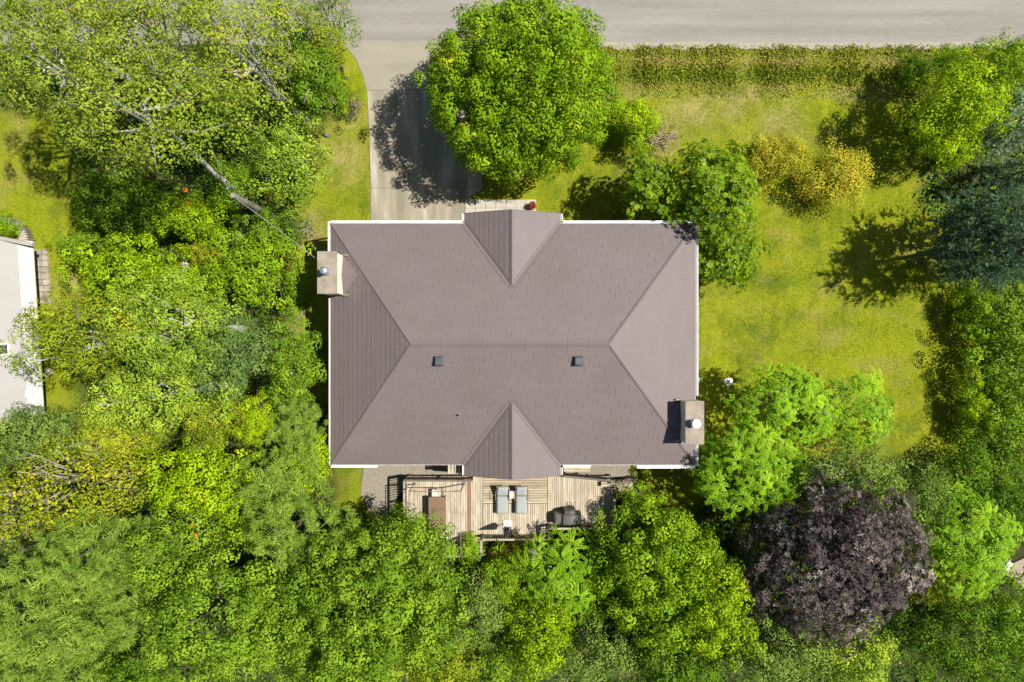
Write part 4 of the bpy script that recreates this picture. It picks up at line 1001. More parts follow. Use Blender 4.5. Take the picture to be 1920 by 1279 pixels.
def t_compound(r, n, L, W, k=9):
    out = []
    for i in range(k):
        a = i/k*2*np.pi+r.normal(0, .2); ln = r.uniform(.8, 1.1); h = r.uniform(-.1, .35)
        u = np.array([math.cos(a), math.sin(a), 0]); s = np.array([-math.sin(a), math.cos(a), 0])
        t = np.linspace(.22, 1, n); p = u*(t*ln)[:, None]+np.array([0, 0, 1])*((.5+h)*t-.75*t*t)[:, None]
        for sg in (-1, 1):
            d = np.repeat((u*.55+s*sg)[None], n, 0)+r.normal(0, .12, (n, 3)); nn = nrm(np.array([0, 0, 1])+u*.35+r.normal(0, .16, (n, 3)))
            out.append(leaves(p, d, nn, L*(1.1-.55*t), W*(1.1-.4*t), .06, .25))
    return np.concatenate(out)
def t_tuft(r, n, L, W):
    e = sph(r, n, -0.1); nn = nrm(np.cross(e, r.normal(0, 1, (n, 3))))
    c = sph(r, n, -0.3)*r.uniform(0, .55, (n, 1))
    return leaves(c, e, nn, L*r.uniform(.7, 1.2, n), W, 0, .05)
def t_frond(r, n, L, W):
    # flat conifer spray pointing along +z (axis), needles to both sides
    out = []
    for b in range(5):
        a = (b-2)*0.42+r.normal(0, .08); u = np.array([math.sin(a), r.normal(0, .12), math.cos(a)]); m = n//5
        t = r.uniform(.1, 1, m); p = u*(t*(1-.12*abs(b-2)))[:, None]
        d = u*.8+nrm(r.normal(0, 1, (m, 3)))*.8; nn = nrm(np.cross(d, r.normal(0, 1, (m, 3))))
        out.append(leaves(p, d, nn, L*r.uniform(.8, 1.2, m), W, 0, .0))
    return np.concatenate(out)
# species: template maker, clump radius, clumps per m2, interior share, axis upness, tint spread, material
SP = {
 'maple':  dict(t=lambda r: t_dome(r, 112, .255, .225), cl=.46, dens=2.9, up=.75, mat='maple_leaf', lob=.24),
 'leafy':  dict(t=lambda r: t_dome(r, 98, .245, .21), cl=.46, dens=2.7, up=.8, mat='green_leaf', lob=.28),
 'fine':   dict(t=lambda r: t_dome(r, 100, .215, .165, .7), cl=.48, dens=2.5, up=.9, mat='green_leaf', lob=.26),
 'airy':   dict(t=lambda r: t_dome(r, 76, .21, .17, .7), cl=.50, dens=2.1, up=.9, mat='aspen_leaf', lob=.34),
 'magnolia': dict(t=lambda r: t_whorl(r, 70, .34, .16), cl=.50, dens=2.9, up=.6, mat='magnolia_leaf', lob=.30),
 'sumac':  dict(t=lambda r: t_compound(r, 8, .27, .15, 9), cl=.62, dens=1.7, up=1.6, mat='sumac_leaf', lob=.25),
 'palm':   dict(t=lambda r: t_compound(r, 12, .19, .085, 10), cl=.80, dens=1.3, up=2.2, mat='sumac_leaf', lob=.22),
 'pine':   dict(t=lambda r: t_tuft(r, 105, .66, .05), cl=.44, dens=4.2, up=.9, mat='pine_needle', lob=.32),
 'spruce': dict(t=lambda r: t_frond(r, 115, .24, .055), cl=.62, dens=4.4, up=.55, mat='spruce_needle', lob=.20),
 'purple': dict(t=lambda r: t_whorl(r, 72, .30, .12, 6), cl=.48, dens=3.6, up=.7, mat='purple_leaf', lob=.28),
 'feather': dict(t=lambda r: t_tuft(r, 95, .60, .12), cl=.36, dens=6.0, up=.9, mat='gold_leaf', lob=.35),
 'sparse': dict(t=lambda r: t_dome(r, 48, .23, .19, .6), cl=.50, dens=1.2, up=.9, mat='yellow_leaf', lob=.35),
}
BOUGH = {'maple': (1.05, .75), 'leafy': (1.15, .65), 'fine': (1.35, .6), 'airy': (1.4, .6), 'magnolia': (1.1, .7), 'purple': (1.25, .75), 'spruce': (1.1, .6), 'pine': (1.5, .7)}
TEMPL = {k: [v['t'](np.random.default_rng(100+i*7+len(k))) for i in range(7)] for k, v in SP.items()}
NLEAF = [0]
def frames(ax, r):
    ref = nrm(r.normal(0, 1, ax.shape)); t1 = nrm(np.cross(ax, ref)); t2 = np.cross(ax, t1)
    return np.stack([t1, t2, ax], -1)      # columns
def plant(label, sp, px, py, rx, ry, zc, rz, seed, name=None, cat='tree', mat=None, group=None, limbs=9, twigs=0, bark='bark',
          dens=1.0, leaf=1.0, shape='ball', trunk=True, tintoff=0.0, trunk_xy=None, tr=None, zmin=-.55, limb_t=(.35, .85)):
    s = SP[sp]; r = np.random.default_rng(seed*13+5)
    c = P(px, py, zc); RX, RY, k = rx*S(zc), ry*S(zc), s['lob']
    if name is None: name = 'tree' if cat == 'tree' else 'shrub'
    bx, by = (c.x, c.y) if trunk_xy is None else trunk_xy
    e = empty(name, (bx, by, 0), label, cat, group)
    cl = s['cl']*(1.0 if min(RX, RY) > 1.6 else max(.55, min(RX, RY)/1.6))
    area = 2*np.pi*(RX*RY+(RX+RY)/2*rz)/2*1.15
    n = max(8, int(area*s['dens']*dens*(s['cl']/cl)**2*1.22))
    if shape == 'cone':
        h = r.uniform(0, 1, n)**1.35; a = r.uniform(0, 2*np.pi, n)
        arm = .86+.14*np.cos(a*9+h*40)
        q = (1-h*.96)*(r.uniform(.25, 1, n)**.45)*arm
        d = np.stack([q*np.cos(a), q*np.sin(a), h*2-1-.18*q], -1)
        lobf = np.ones(n); u = np.ones(n)
        ax = nrm(np.stack([np.cos(a), np.sin(a), .28+.5*h], -1)+r.normal(0, .22, (n, 3)))
    else:
        no = int(n*.66); ii = (np.arange(no)+.5)/no; zz = zmin+(1-zmin)*ii; aa = np.arange(no)*2.399963+r.uniform(0, 6)
        qq = np.sqrt(np.maximum(0, 1-zz*zz)); sp_ = 1.6/np.sqrt(no)
        d = np.concatenate([nrm(np.stack([qq*np.cos(aa), qq*np.sin(aa), zz], -1)+r.normal(0, sp_*.34, (no, 3))), sph(r, n-no, zmin)])
        K = 26; ld = sph(r, K, -.3); la = r.uniform(-k*1.15, k*1.1, K); ls = r.uniform(6, 34, K)
        lobf = np.clip(1+np.sum(la[None]*np.exp(ls[None]*(d@ld.T-1)), 1), .72, 1.2)
        if sp in BOUGH:
            sb, amp = BOUGH[sp]; Rm = (RX+RY+rz)/3; M = max(6, int(2*np.pi*(1-zmin)*Rm*Rm/(sb*sb)))
            jj = (np.arange(M)+.5)/M; zb = zmin+(1-zmin)*jj; ab = np.arange(M)*2.399963+1.7
            qb = np.sqrt(np.maximum(0, 1-zb*zb)); bd = nrm(np.stack([qb*np.cos(ab), qb*np.sin(ab), zb], -1)+r.normal(0, .35*sb/Rm, (M, 3)))
            f1 = np.arccos(np.clip((d@bd.T).max(1), -1, 1))*Rm/sb
            lobf = lobf+np.clip(.40-f1*1.3, -.65, .40)*amp/Rm*1.9
            valley = (f1 > .52) & (np.arange(n) < no) & (r.random(n) < .8)
        u = np.where(np.arange(n) < no, r.uniform(.92, 1.03, n), r.uniform(.5, .82, n))
        if sp in BOUGH: u = np.where(valley, u*.80, u)
        ax = nrm(d*np.array([1/RX, 1/RY, 1/rz])*min(RX, RY, rz)*.7+np.array([0, 0, s['up']])+r.normal(0, .28, (n, 3)))
    cp = np.array([c.x, c.y, c.z])+d*(lobf*u)[:, None]*np.array([RX, RY, rz])
    cp[:, 2] = np.maximum(cp[:, 2], .25)
    R = frames(ax, r); sc = cl*r.uniform(.72, 1.25, n)
    T = TEMPL[sp]; Vs = []; ts = []
    kind = r.integers(0, len(T), n)
    ct = np.clip(r.normal(.48+tintoff, .19, n), 0.05, .95)
    for i, t in enumerate(T):
        m = np.where(kind == i)[0]
        if len(m) == 0: continue
        tt = t.reshape(-1, 3)
        v = np.einsum('nij,kj->nki', R[m], tt)*sc[m][:, None, None]*1.0+cp[m][:, None]
        v = v.reshape(len(m), -1, 4, 3); tn = ct[m][:, None]+r.normal(0, .11, (len(m), len(t)))
        inn = (m >= no) if shape != 'cone' else np.zeros(len(m), bool)
        Vs.append(v[~inn].reshape(-1, 4, 3)); ts.append(tn[~inn].reshape(-1))
        if inn.any():
            w = v[inn][:, ::3].reshape(-1, 4, 3); cw = w.mean(1, keepdims=True)
            Vs.append(cw+(w-cw)*(1.55 if sp not in ('pine', 'feather', 'spruce') else 2.2)); ts.append(tn[inn][:, ::3].reshape(-1))
    V = np.concatenate(Vs); tint = np.clip(np.concatenate(ts), 0, 1)
    if leaf != 1.0:
        ctr = V.mean(1, keepdims=True); V = ctr+(V-ctr)*leaf
    V[:, :, 2] = np.maximum(V[:, :, 2], .03)
    NLEAF[0] += len(V)
    me = quad_mesh('crown', V-np.array([bx, by, 0]), tint)
    link_mesh('crown' if cat == 'tree' else 'foliage', me, mat or s['mat'], e)
    # trunk and limbs
    if trunk:
        b = MB(); tr_ = tr or max(.05, .035*(zc+rz)*.55)
        top = Vector((c.x, c.y, zc+rz*.35)); st_ = Vector((bx, by, -.1)); npt = 8
        wob = r.normal(0, .05, (npt, 2))
        path = [st_+(top-st_)*(i/(npt-1))+Vector((wob[i][0], wob[i][1], 0))*(i > 0) for i in range(npt)]
        b.tube(path, [tr_*(1.25 if i == 0 else 1-.75*i/(npt-1)) for i in range(npt)], 8)
        for i in r.choice(n, min(limbs, n), replace=False):
            t = r.uniform(*limb_t); a = st_+(top-st_)*t; q = Vector(cp[i]); q = a+(q-a)*.93
            mid = (a+q)/2+Vector((r.normal(0, .2), r.normal(0, .2), -.12*(q-a).length))
            b.tube([a, a+(mid-a)*.55, mid, mid+(q-mid)*.6, q], [tr_*.42, tr_*.36, tr_*.28, tr_*.2, .012], 5, False)
        b.build('trunk' if cat == 'tree' else 'stem', bark, e)
    if twigs:
        b = MB()
        for i in r.choice(n, min(twigs, n), replace=False):
            q = Vector(cp[i])+Vector((0, 0, .18)); base = Vector((c.x, c.y, zc-.2*rz)); a = base+(q-base)*r.uniform(.35, .6); a.z = max(a.z, q.z-1.2)
            dirv = (q-a); q2 = q+dirv.normalized()*r.uniform(.1, .5)
            b.tube([a, (a+q)/2+Vector(r.normal(0, .12, 3)), q, q2], [.03, .022, .015, .006], 5, False)
            for _ in range(3):
                t = r.uniform(.4, .95); f = a+(q-a)*t; dd = (dirv.normalized()+Vector(r.normal(0, .6, 3))).normalized()*r.uniform(.5, 1.1)
                b.tube([f, f+dd*.6+Vector(r.normal(0, .06, 3)), f+dd], [.014, .009, .005], 4, False)
        b.build('bare_branches', 'twig_bark', e)['kind'] = 'stuff'
    return e

# ---- trees: label, species, px, py, rx, ry, zc, rz, seed
plant('big round bright green maple beside the driveway', 'maple', 974, 166, 158, 166, 5.0, 3.9, 1, limbs=14, dens=2.0, tr=.24)
# by the house, right
plant('glossy dark green tree against the right roof corner', 'magnolia', 1336, 362, 82, 84, 4.2, 2.3, 2, limbs=12, dens=1.9)
plant('glossy tree beside the roof edge, left of the glossy corner tree', 'magnolia', 1212, 352, 46, 62, 3.6, 1.8, 3, dens=1.8)
plant('glossy green shrub beside the right eave below the corner tree', 'magnolia', 1362, 482, 56, 50, 3.0, 1.6, 4, dens=1.8)
plant('small lime green bush right of the big maple', 'leafy', 1190, 236, 48, 44, 1.7, 1.3, 5, cat='shrub', mat='lime_leaf', tr=.05, dens=1.6)
plant('low brown twiggy shrub beside the lime green bush', 'sparse', 1246, 255, 24, 34, .7, .6, 6, cat='shrub', mat='dry_leaf', twigs=14, tr=.03)
plant('golden feathery shrub, the left and smaller of two on the lawn', 'fine', 1458, 302, 58, 44, 1.3, 1.0, 7, cat='shrub', mat='gold_leaf', dens=2.6, leaf=.9, tr=.04)
plant('golden feathery shrub, the right and larger of two on the lawn', 'fine', 1572, 332, 66, 54, 1.5, 1.2, 8, cat='shrub', mat='gold_leaf', dens=2.4, leaf=.9, tr=.05)
# upper right
plant('dark blue-green spruce casting the wide shadow on the lawn', 'spruce', 1852, 452, 92, 76, 4.3, 3.9, 9, zmin=-.85, limbs=0, dens=1.6, tr=.2, name='spruce_tree')
plant('silvery green conifer at the right edge above the dark spruce', 'spruce', 1895, 228, 56, 54, 3.4, 2.6, 10, mat='silver_needle', limbs=0, tr=.12, zmin=-.8, dens=1.2, name='spruce_tree')
plant('dark small spruce between the silvery and the wide dark spruce', 'spruce', 1910, 325, 40, 40, 2.6, 2.5, 11, shape='cone', limbs=0, tr=.12, name='spruce_tree')
plant('feathery bright green locust tree near the road at upper right', 'fine', 1795, 200, 90, 75, 4.2, 2.2, 12, mat='lime_leaf', tintoff=.0, dens=1.3)
plant('bright yellow-green low tree in front of the silvery conifer', 'leafy', 1768, 268, 62, 46, 3.0, 1.5, 13, mat='lime_leaf', tintoff=.05)
plant('green roadside tree at the top right corner', 'fine', 1875, 130, 75, 50, 4.4, 2.4, 14, mat='bright_leaf', tintoff=.1)
plant('dark leafy shrub at the right end of the weedy ditch', 'leafy', 1712, 135, 32, 36, 1.6, 1.1, 15, cat='shrub', mat='deep_leaf')
plant('mid green shrub between ditch and locust tree', 'fine', 1775, 118, 48, 26, 1.6, 1.2, 16, cat='shrub', mat='bright_leaf')
# right edge
plant('dark green tree on the right edge below the spruce', 'leafy', 1900, 590, 70, 66, 1.8, 1.5, 17, mat='green_leaf')
plant('deep green tree halfway down the right edge', 'leafy', 1895, 690, 70, 80, 1.8, 1.5, 18, mat='green_leaf', tintoff=.08)
plant('green tree with bright tips at the right edge of the lawn', 'leafy', 1890, 800, 80, 80, 1.8, 1.5, 19)
plant('dark green tree beside the lower end of the lawn', 'fine', 1812, 885, 70, 56, 2.2, 1.7, 20, mat='deep_leaf', tintoff=.1)
plant('dark thicket tree at the right edge above the patio corner', 'fine', 1880, 935, 60, 60, 2.2, 1.7, 21, mat='deep_leaf')
plant('low shrub on the lawn edge under the dark right trees', 'leafy', 1822, 580, 34, 55, 1.4, 1.2, 22, cat='shrub', mat='bright_leaf')
plant('bright shrub on the lawn edge, right of the tank lids', 'leafy', 1822, 765, 32, 70, 1.6, 1.3, 23, cat='shrub', mat='lime_leaf', tintoff=-.05)
# lower right
plant('bright sumac tree on the lawn right of the chimney', 'sumac', 1475, 765, 88, 66, 4.4, 1.7, 24, twigs=5)
plant('small bright sumac, rightmost on the lawn', 'sumac', 1604, 775, 54, 64, 3.6, 1.5, 25, twigs=4)
plant('bright sumac tree touching the lower right house corner', 'sumac', 1408, 885, 92, 78, 4.8, 1.9, 26)
plant('small leafy sumac just below the lower right chimney', 'sumac', 1335, 862, 32, 46, 3.0, 1.4, 27)
plant('pale grey-green tree above the purple tree', 'fine', 1592, 888, 82, 62, 5.2, 2.6, 28, mat='greygreen_leaf', twigs=8)
plant('grey-green tree right of the pale one above the purple tree', 'fine', 1700, 925, 66, 60, 4.6, 2.6, 29, mat='greygreen_leaf', tintoff=-.2)
plant('big purple-leaved tree at the lower right', 'purple', 1556, 1056, 142, 148, 6.6, 3.8, 30, limbs=12, dens=1.7, name='purple_tree')
plant('bright green tree right of the purple tree', 'sumac', 1792, 1020, 74, 92, 5.0, 2.6, 31)
plant('green tree with browning leaves between purple and bright trees', 'fine', 1735, 1075, 40, 60, 4.2, 2.0, 32, mat='olive_leaf', tintoff=.1)
plant('shady green tree in the bottom right corner', 'fine', 1810, 1195, 125, 90, 5.0, 2.8, 33, mat='deep_leaf', tintoff=.05)
plant('loose green tree at the right edge below the patio corner', 'leafy', 1900, 1160, 62, 60, 4.0, 2.4, 34, mat='green_leaf')
plant('grey-green tree at the bottom left of the purple tree', 'leafy', 1440, 1200, 92, 75, 5.6, 2.8, 35, mat='greygreen_leaf', twigs=6)
plant('bright grey-green tree at the bottom edge below the purple tree', 'leafy', 1590, 1225, 80, 62, 5.4, 2.6, 36, mat='pale_leaf')
plant('dark low shrub in the gap left of the purple tree', 'leafy', 1405, 1075, 34, 60, 2.4, 1.6, 37, cat='shrub', mat='deep_leaf', twigs=8)
plant('bright maple below the right half of the deck', 'maple', 1250, 1072, 136, 118, 4.8, 2.9, 38, mat='bright_leaf', tintoff=.05, limbs=12, dens=1.5)
plant('bright leafy tree overhanging the right end of the deck', 'maple', 1198, 965, 44, 50, 3.2, 1.3, 39, mat='bright_leaf')
plant('lime tinged tree at the lower right of the bright deck maple', 'leafy', 1330, 1130, 72, 90, 6.0, 2.8, 40, mat='lime_leaf', tintoff=-.15)
plant('palm-like sumac below the middle of the deck', 'palm', 1052, 1080, 76, 74, 4.0, 1.7, 41, limbs=8, twigs=3)
plant('low golden green shrub under the middle deck railing', 'leafy', 970, 1040, 50, 26, 1.6, .8, 42, cat='shrub', mat='gold_leaf', tintoff=-.25)
plant('small leafy sapling at the corner of the left deck', 'sumac', 880, 1033, 22, 26, 2.4, 1.0, 43, cat='shrub', mat='bright_leaf')
plant('leafy green tree between the deck and the palm-like sumac', 'leafy', 945, 1085, 44, 48, 3.8, 1.8, 44, mat='bright_leaf')
plant('greyish tree below the big deck maple', 'fine', 893, 1150, 52, 66, 5.6, 2.4, 45, mat='greygreen_leaf')
plant('yellow-green tree at the bottom centre', 'leafy', 1005, 1185, 66, 64, 5.2, 2.4, 46, mat='lime_leaf', tintoff=-.18)
plant('dark grey-green tree at the bottom edge right of centre', 'fine', 1100, 1235, 78, 58, 4.8, 2.4, 47, mat='greygreen_leaf', tintoff=-.1, twigs=8)
plant('green tree at the bottom edge left of centre', 'fine', 925, 1255, 66, 50, 4.6, 2.4, 48, mat='green_leaf')
plant('green leafy tree at the bottom edge below the bright deck maple', 'leafy', 1265, 1240, 92, 56, 4.4, 2.4, 49, mat='deep_leaf', tintoff=.1)
plant('big dense green maple at the lower left of the deck', 'maple', 706, 1118, 165, 135, 7.0, 3.6, 50, mat='green_leaf', limbs=12, dens=1.3)
plant('bright low branch crown of the deck maple reaching the table', 'leafy', 765, 1010, 72, 50, 4.6, 1.7, 51, mat='bright_leaf')
plant('dense green tree at the bottom edge below the deck maple', 'leafy', 650, 1240, 120, 62, 6.6, 2.8, 52, mat='green_leaf', tintoff=.05)
plant('olive tree at the bottom edge right of the dense green one', 'leafy', 815, 1240, 72, 58, 5.6, 2.4, 53, mat='olive_leaf')
# lower left
plant('tall green tree at the bottom left centre', 'leafy', 420, 1160, 140, 112, 7.6, 3.4, 54, mat='green_leaf', tintoff=.06, twigs=7, limbs=12)
plant('mid green tree above the tall bottom left tree', 'leafy', 330, 1035, 72, 72, 6.6, 2.4, 55, mat='green_leaf', twigs=4)
plant('green tree with dark gaps left of the deck maple', 'leafy', 520, 1105, 72, 66, 6.0, 2.6, 56, mat='green_leaf', twigs=6)
plant('soft olive pine below the lower left house corner', 'pine', 560, 985, 92, 66, 6.0, 2.4, 57, name='pine_tree', twigs=2)
plant('soft pale pine between lime bushes and the house corner', 'pine', 520, 905, 74, 62, 5.6, 2.2, 58, name='pine_tree', tintoff=.1)
plant('soft pale pine leaning toward the left wall of the house', 'pine', 560, 810, 44, 52, 4.8, 1.9, 59, name='pine_tree', tintoff=.12)
plant('soft green pine at the left edge below the yellow tree', 'pine', 190, 1035, 120, 80, 7.2, 2.8, 60, name='pine_tree', twigs=4)
plant('large soft green pine in the bottom left corner', 'pine', 82, 1180, 130, 112, 7.4, 3.0, 61, name='pine_tree', tintoff=.08, twigs=3)
plant('soft pine right of the bottom left corner pine', 'pine', 245, 1130, 74, 66, 6.8, 2.4, 62, name='pine_tree')
plant('dark green tree at the bottom edge left of the tall green tree', 'leafy', 250, 1245, 84, 46, 5.0, 2.4, 63, mat='deep_leaf', tintoff=.12)
plant('yellow-leaved tree with bare twigs at the left edge', 'sparse', 165, 900, 130, 86, 7.0, 2.4, 64, twigs=26, dens=2.1, limbs=14)
plant('small yellowing tree at the left border below the pale roof', 'sparse', 35, 950, 60, 70, 6.4, 2.2, 65, dens=1.6, twigs=16, tintoff=-.1)
plant('dark leafy tree hiding the lower end of the pale roof', 'leafy', 85, 812, 105, 48, 6.6, 2.2, 66, mat='greygreen_leaf', tintoff=-.05)
plant('olive yellow tree right of the pale roof bottom', 'leafy', 225, 815, 72, 54, 6.2, 2.2, 67, mat='olive_leaf', tintoff=.12, twigs=5)
plant('bright lime vine-covered tree right of the yellow tree', 'leafy', 372, 888, 92, 66, 5.6, 2.2, 68, mat='lime_leaf', tintoff=-.05)
plant('lime green bush beside the lower left wall of the house', 'leafy', 578, 862, 48, 58, 3.6, 1.7, 69, mat='lime_leaf')
plant('small bright lime tree among pale pines', 'leafy', 478, 788, 36, 46, 5.4, 1.9, 70, mat='lime_leaf', tintoff=.08)
plant('lime green shrub patch above the soft olive pine', 'leafy', 452, 965, 62, 60, 4.8, 1.8, 71, mat='lime_leaf', tintoff=-.05)
# left middle
plant('olive aspen reaching over the pale neighbouring roof', 'fine', 162, 632, 126, 72, 7.8, 2.7, 72, mat='olive_leaf', twigs=7, limbs=12, bark='pale_bark')
plant('light green aspen in the middle of the left woods', 'fine', 322, 612, 112, 92, 8.2, 2.8, 73, mat='pale_leaf', tintoff=-.08, twigs=7, limbs=12, bark='pale_bark')
plant('pale grey-green aspen below the light green aspen', 'fine', 305, 742, 118, 62, 7.6, 2.5, 74, mat='pale_leaf', tintoff=.05, twigs=8, bark='pale_bark')
plant('bluish green tree in the left woods', 'fine', 442, 665, 56, 78, 6.6, 2.6, 75, mat='bluegreen_leaf')
plant('narrow green tree along the left wall of the house', 'leafy', 552, 695, 42, 88, 4.4, 2.2, 76, mat='green_leaf')
plant('olive tree between bluish tree and lime bushes', 'fine', 395, 790, 56, 46, 6.8, 2.1, 77, mat='olive_leaf')
plant('bright green bushes left of the chimney', 'leafy', 475, 505, 88, 72, 2.6, 1.8, 78, cat='shrub', mat='bright_leaf', tintoff=.1)
plant('bright green bush on the edge of the neighbouring lawn', 'leafy', 225, 500, 92, 58, 2.6, 1.7, 79, cat='shrub', mat='lime_leaf', tintoff=-.22)
plant('light green bush between neighbouring lawn bush and aspen', 'leafy', 330, 530, 74, 46, 2.8, 1.7, 80, cat='shrub', mat='lime_leaf', tintoff=-.12)
plant('small yellow bush among the left bushes', 'leafy', 388, 478, 22, 16, 2.9, .8, 81, cat='shrub', mat='yellow_leaf', tintoff=.2)
plant('lime bush with orange flowers near the utility pole', 'leafy', 365, 412, 66, 44, 3.4, 1.6, 82, cat='shrub', mat='lime_leaf', tintoff=-.16)
plant('leafy bush around the foot of the utility pole', 'leafy', 500, 440, 56, 42, 2.2, 1.4, 83, cat='shrub', mat='green_leaf')
plant('hawthorn-like shrub leaning onto the neighbouring lawn', 'leafy', 140, 455, 34, 30, 1.6, 1.1, 84, cat='shrub', mat='green_leaf')
plant('green shrub beside the left wall below the chimney', 'leafy', 565, 560, 22, 40, 1.4, 1.2, 85, cat='shrub', mat='green_leaf')
plant('dark understorey shrub in the shade of the tall birch', 'leafy', 205, 370, 62, 52, 2.6, 1.7, 86, cat='shrub', mat='deep_leaf', tintoff=.15)
plant('deep green understorey shrub right of the shaded one', 'leafy', 285, 385, 56, 46, 2.6, 1.7, 87, cat='shrub', mat='deep_leaf', tintoff=.05)
# upper left
bb = P(487, 400, 0)
plant('tall pale-barked birch in the upper left woods', 'airy', 275, 205, 205, 115, 12.0, 2.6, 88, twigs=9, limbs=7, bark='pale_bark', trunk_xy=(bb.x, bb.y), tr=.18, limb_t=(.78, .97), name='birch_tree')
plant('airy poplar in the top left corner', 'airy', 95, 120, 120, 100, 10.5, 2.6, 89, twigs=12, bark='pale_bark', tintoff=-.03)
plant('airy yellow-green poplar at the top, left of centre', 'airy', 455, 105, 108, 92, 9.6, 2.6, 90, twigs=16, bark='pale_bark', tintoff=.12)
plant('airy grey-green tree at the top edge of the woods', 'airy', 275, 55, 100, 60, 9.0, 2.4, 91, twigs=16, bark='pale_bark')
plant('green leafy tree right of the poplars beside the driveway', 'leafy', 588, 140, 58, 82, 4.6, 2.4, 92, mat='deep_leaf', tintoff=.2, twigs=8)
plant('greyish half-dead bush by the road at the top', 'sparse', 615, 40, 52, 46, 3.6, 1.6, 93, cat='shrub', mat='greygreen_leaf', dens=2.0, twigs=40)
plant('dead grey bush at the top edge between poplars', 'sparse', 230, 10, 72, 26, 5.0, 1.8, 94, cat='shrub', mat='dry_leaf', dens=1.2, twigs=26)
plant('grey-green tree overhanging the lawn strip beside the pole', 'fine', 545, 300, 62, 92, 3.9, 2.3, 95, mat='pale_leaf', tintoff=-.1, twigs=4)
plant('green tree shaded between the birch and the grey-green tree', 'leafy', 430, 345, 46, 50, 3.4, 1.9, 96, mat='deep_leaf', tintoff=.25)
plant('dark tree under the poplars at upper left', 'leafy', 385, 220, 82, 62, 4.0, 2.2, 97, mat='deep_leaf')
plant('small dark red shrub at the left edge of the driveway', 'purple', 657, 195, 14, 15, .6, .45, 98, cat='shrub', mat='purple_leaf', leaf=.8)
plant('small green shrub beside the dark red shrub by the driveway', 'leafy', 640, 180, 18, 40, .8, .6, 99, cat='shrub', mat='lime_leaf', tintoff=-.15)
plant('green hedge inside the curved planter wall', 'leafy', 5, 427, 32, 20, .8, .45, 100, cat='hedge', name='hedge', mat='bright_leaf', dens=1.3, trunk=True, tr=.03)
plant('sparse dark shrub on the grass above the left chimney', 'sparse', 578, 428, 18, 18, .9, .7, 101, cat='shrub', mat='deep_leaf', twigs=8, tr=.03)

plant('airy tree at the very top left corner', 'airy', 60, 25, 88, 52, 8.0, 2.2, 110, twigs=6, bark='pale_bark')
plant('leafy tree at the top edge right of the corner tree', 'airy', 170, 40, 72, 50, 8.4, 2.2, 111, twigs=8, mat='olive_leaf', bark='pale_bark')
plant('olive tree at the top edge above the birch', 'airy', 375, 25, 80, 46, 7.6, 2.2, 112, mat='olive_leaf', twigs=8, bark='pale_bark')
plant('green tree at the top edge beside the half-dead bush', 'airy', 530, 35, 62, 48, 6.4, 2.2, 113, twigs=8, mat='aspen_leaf')
plant('olive green tree right beside the driveway apron', 'airy', 610, 85, 48, 46, 4.4, 1.9, 114, mat='olive_leaf', twigs=6)
# pots: foliage as parts
def pot_plant(e_c, sp, mat, rad, h, seed, name='foliage'):
    e, c = e_c; r = np.random.default_rng(seed); T = TEMPL[sp]; Vs = []
    n = 16
    d = sph(r, n, .0); cp = np.array([c.x, c.y, c.z+.05])+d*np.array([rad, rad, h])
    R = frames(nrm(d+np.array([0, 0, .6])), r)
    for i in range(n): Vs.append((T[i % len(T)].reshape(-1, 3)@R[i].T*rad*.55+cp[i]).reshape(-1, 4, 3))
    V = np.concatenate(Vs); off = world_off(e)
    link_mesh(name, quad_mesh('pot_foliage', V-np.array(off), np.clip(r.normal(.5, .25, len(V)), 0, 1)), mat, e)
pot_plant(POT1, 'leafy', 'deep_leaf', .17, .12, 1); pot_plant(POT1, 'leafy', 'red_flower', .19, .22, 2, 'flowers')
pot_plant(POT2, 'feather', 'purple_leaf', .26, .35, 3); pot_plant(POT3, 'feather', 'dry_leaf', .22, .25, 4)
# orange lilies
for i, (px, py, z) in enumerate(((347, 356, 4.2), (352, 382, 4.3), (360, 985, 6.6), (366, 1004, 6.6))):
    c = P(px, py, z); r = np.random.default_rng(i); k = 26; d = sph(r, k, .1)
    V = leaves(d*.07, d*np.array([1, 1, .3]), nrm(d+np.array([0, 0, 1.])), .10, .05)
    b = MB().tube([(c.x, c.y, 0), (c.x, c.y, z)], [.015, .01], 5)
    o = empty('lily', (c.x, c.y, 0), ('upper', 'lower')[i % 2]+' orange blossom '+('beside the lime bush near the pole' if i < 2 else 'right of the green tree at lower left'), 'flower')
    b.build('stem', 'bark', o); f = link_mesh('blossom', quad_mesh('blossom', V, r.random(k)), 'orange_flower', o); f.location = (0, 0, z)

# ---- undergrowth, weeds, grass (nobody could count these)
def scatter(n, x0, x1, y0, y1, seed):
    r = np.random.default_rng(seed); return r, r.uniform(x0, x1, n), r.uniform(y0, y1, n)
solid = [wpoly([(690,150),(905,150),(905,470),(690,470)]), [(EX0+.3, ES+.3), (EX1-.3, ES+.3), (EX1-.3, EN-.3), (EX0+.3, EN-.3)],
         wpoly([(686,820),(770,820),(1184,820),(1184,905),(1150,990),(1030,990),(1020,1010),(910,1010),(905,1040),(735,1040),(735,970),(686,970)]),
         wpoly([(-80,440),(110,440),(110,800),(-80,800)]), wpoly([(1868,1015),(1990,1015),(1990,1130),(1868,1130)]), wpoly([(630,60),(905,60),(905,170),(690,170)]),
         wpoly([(872,373),(1006,373),(1006,430),(872,430)])]
def free(x, y):
    k = y < P(0, 89).y+.0
    for p in solid: k &= ~in_poly(x, y, p)
    return k
r, x, y = scatter(90000, -33, 33, -23, 18, 31)
k = free(x, y) & (sample_grid(GM, x, y) < .45); x = x[k]; y = y[k]; n = len(x)
hgt = np.abs(np.sin(x*1.3+np.cos(y*.9)*2)*np.cos(y*1.1+x*.4))*.9
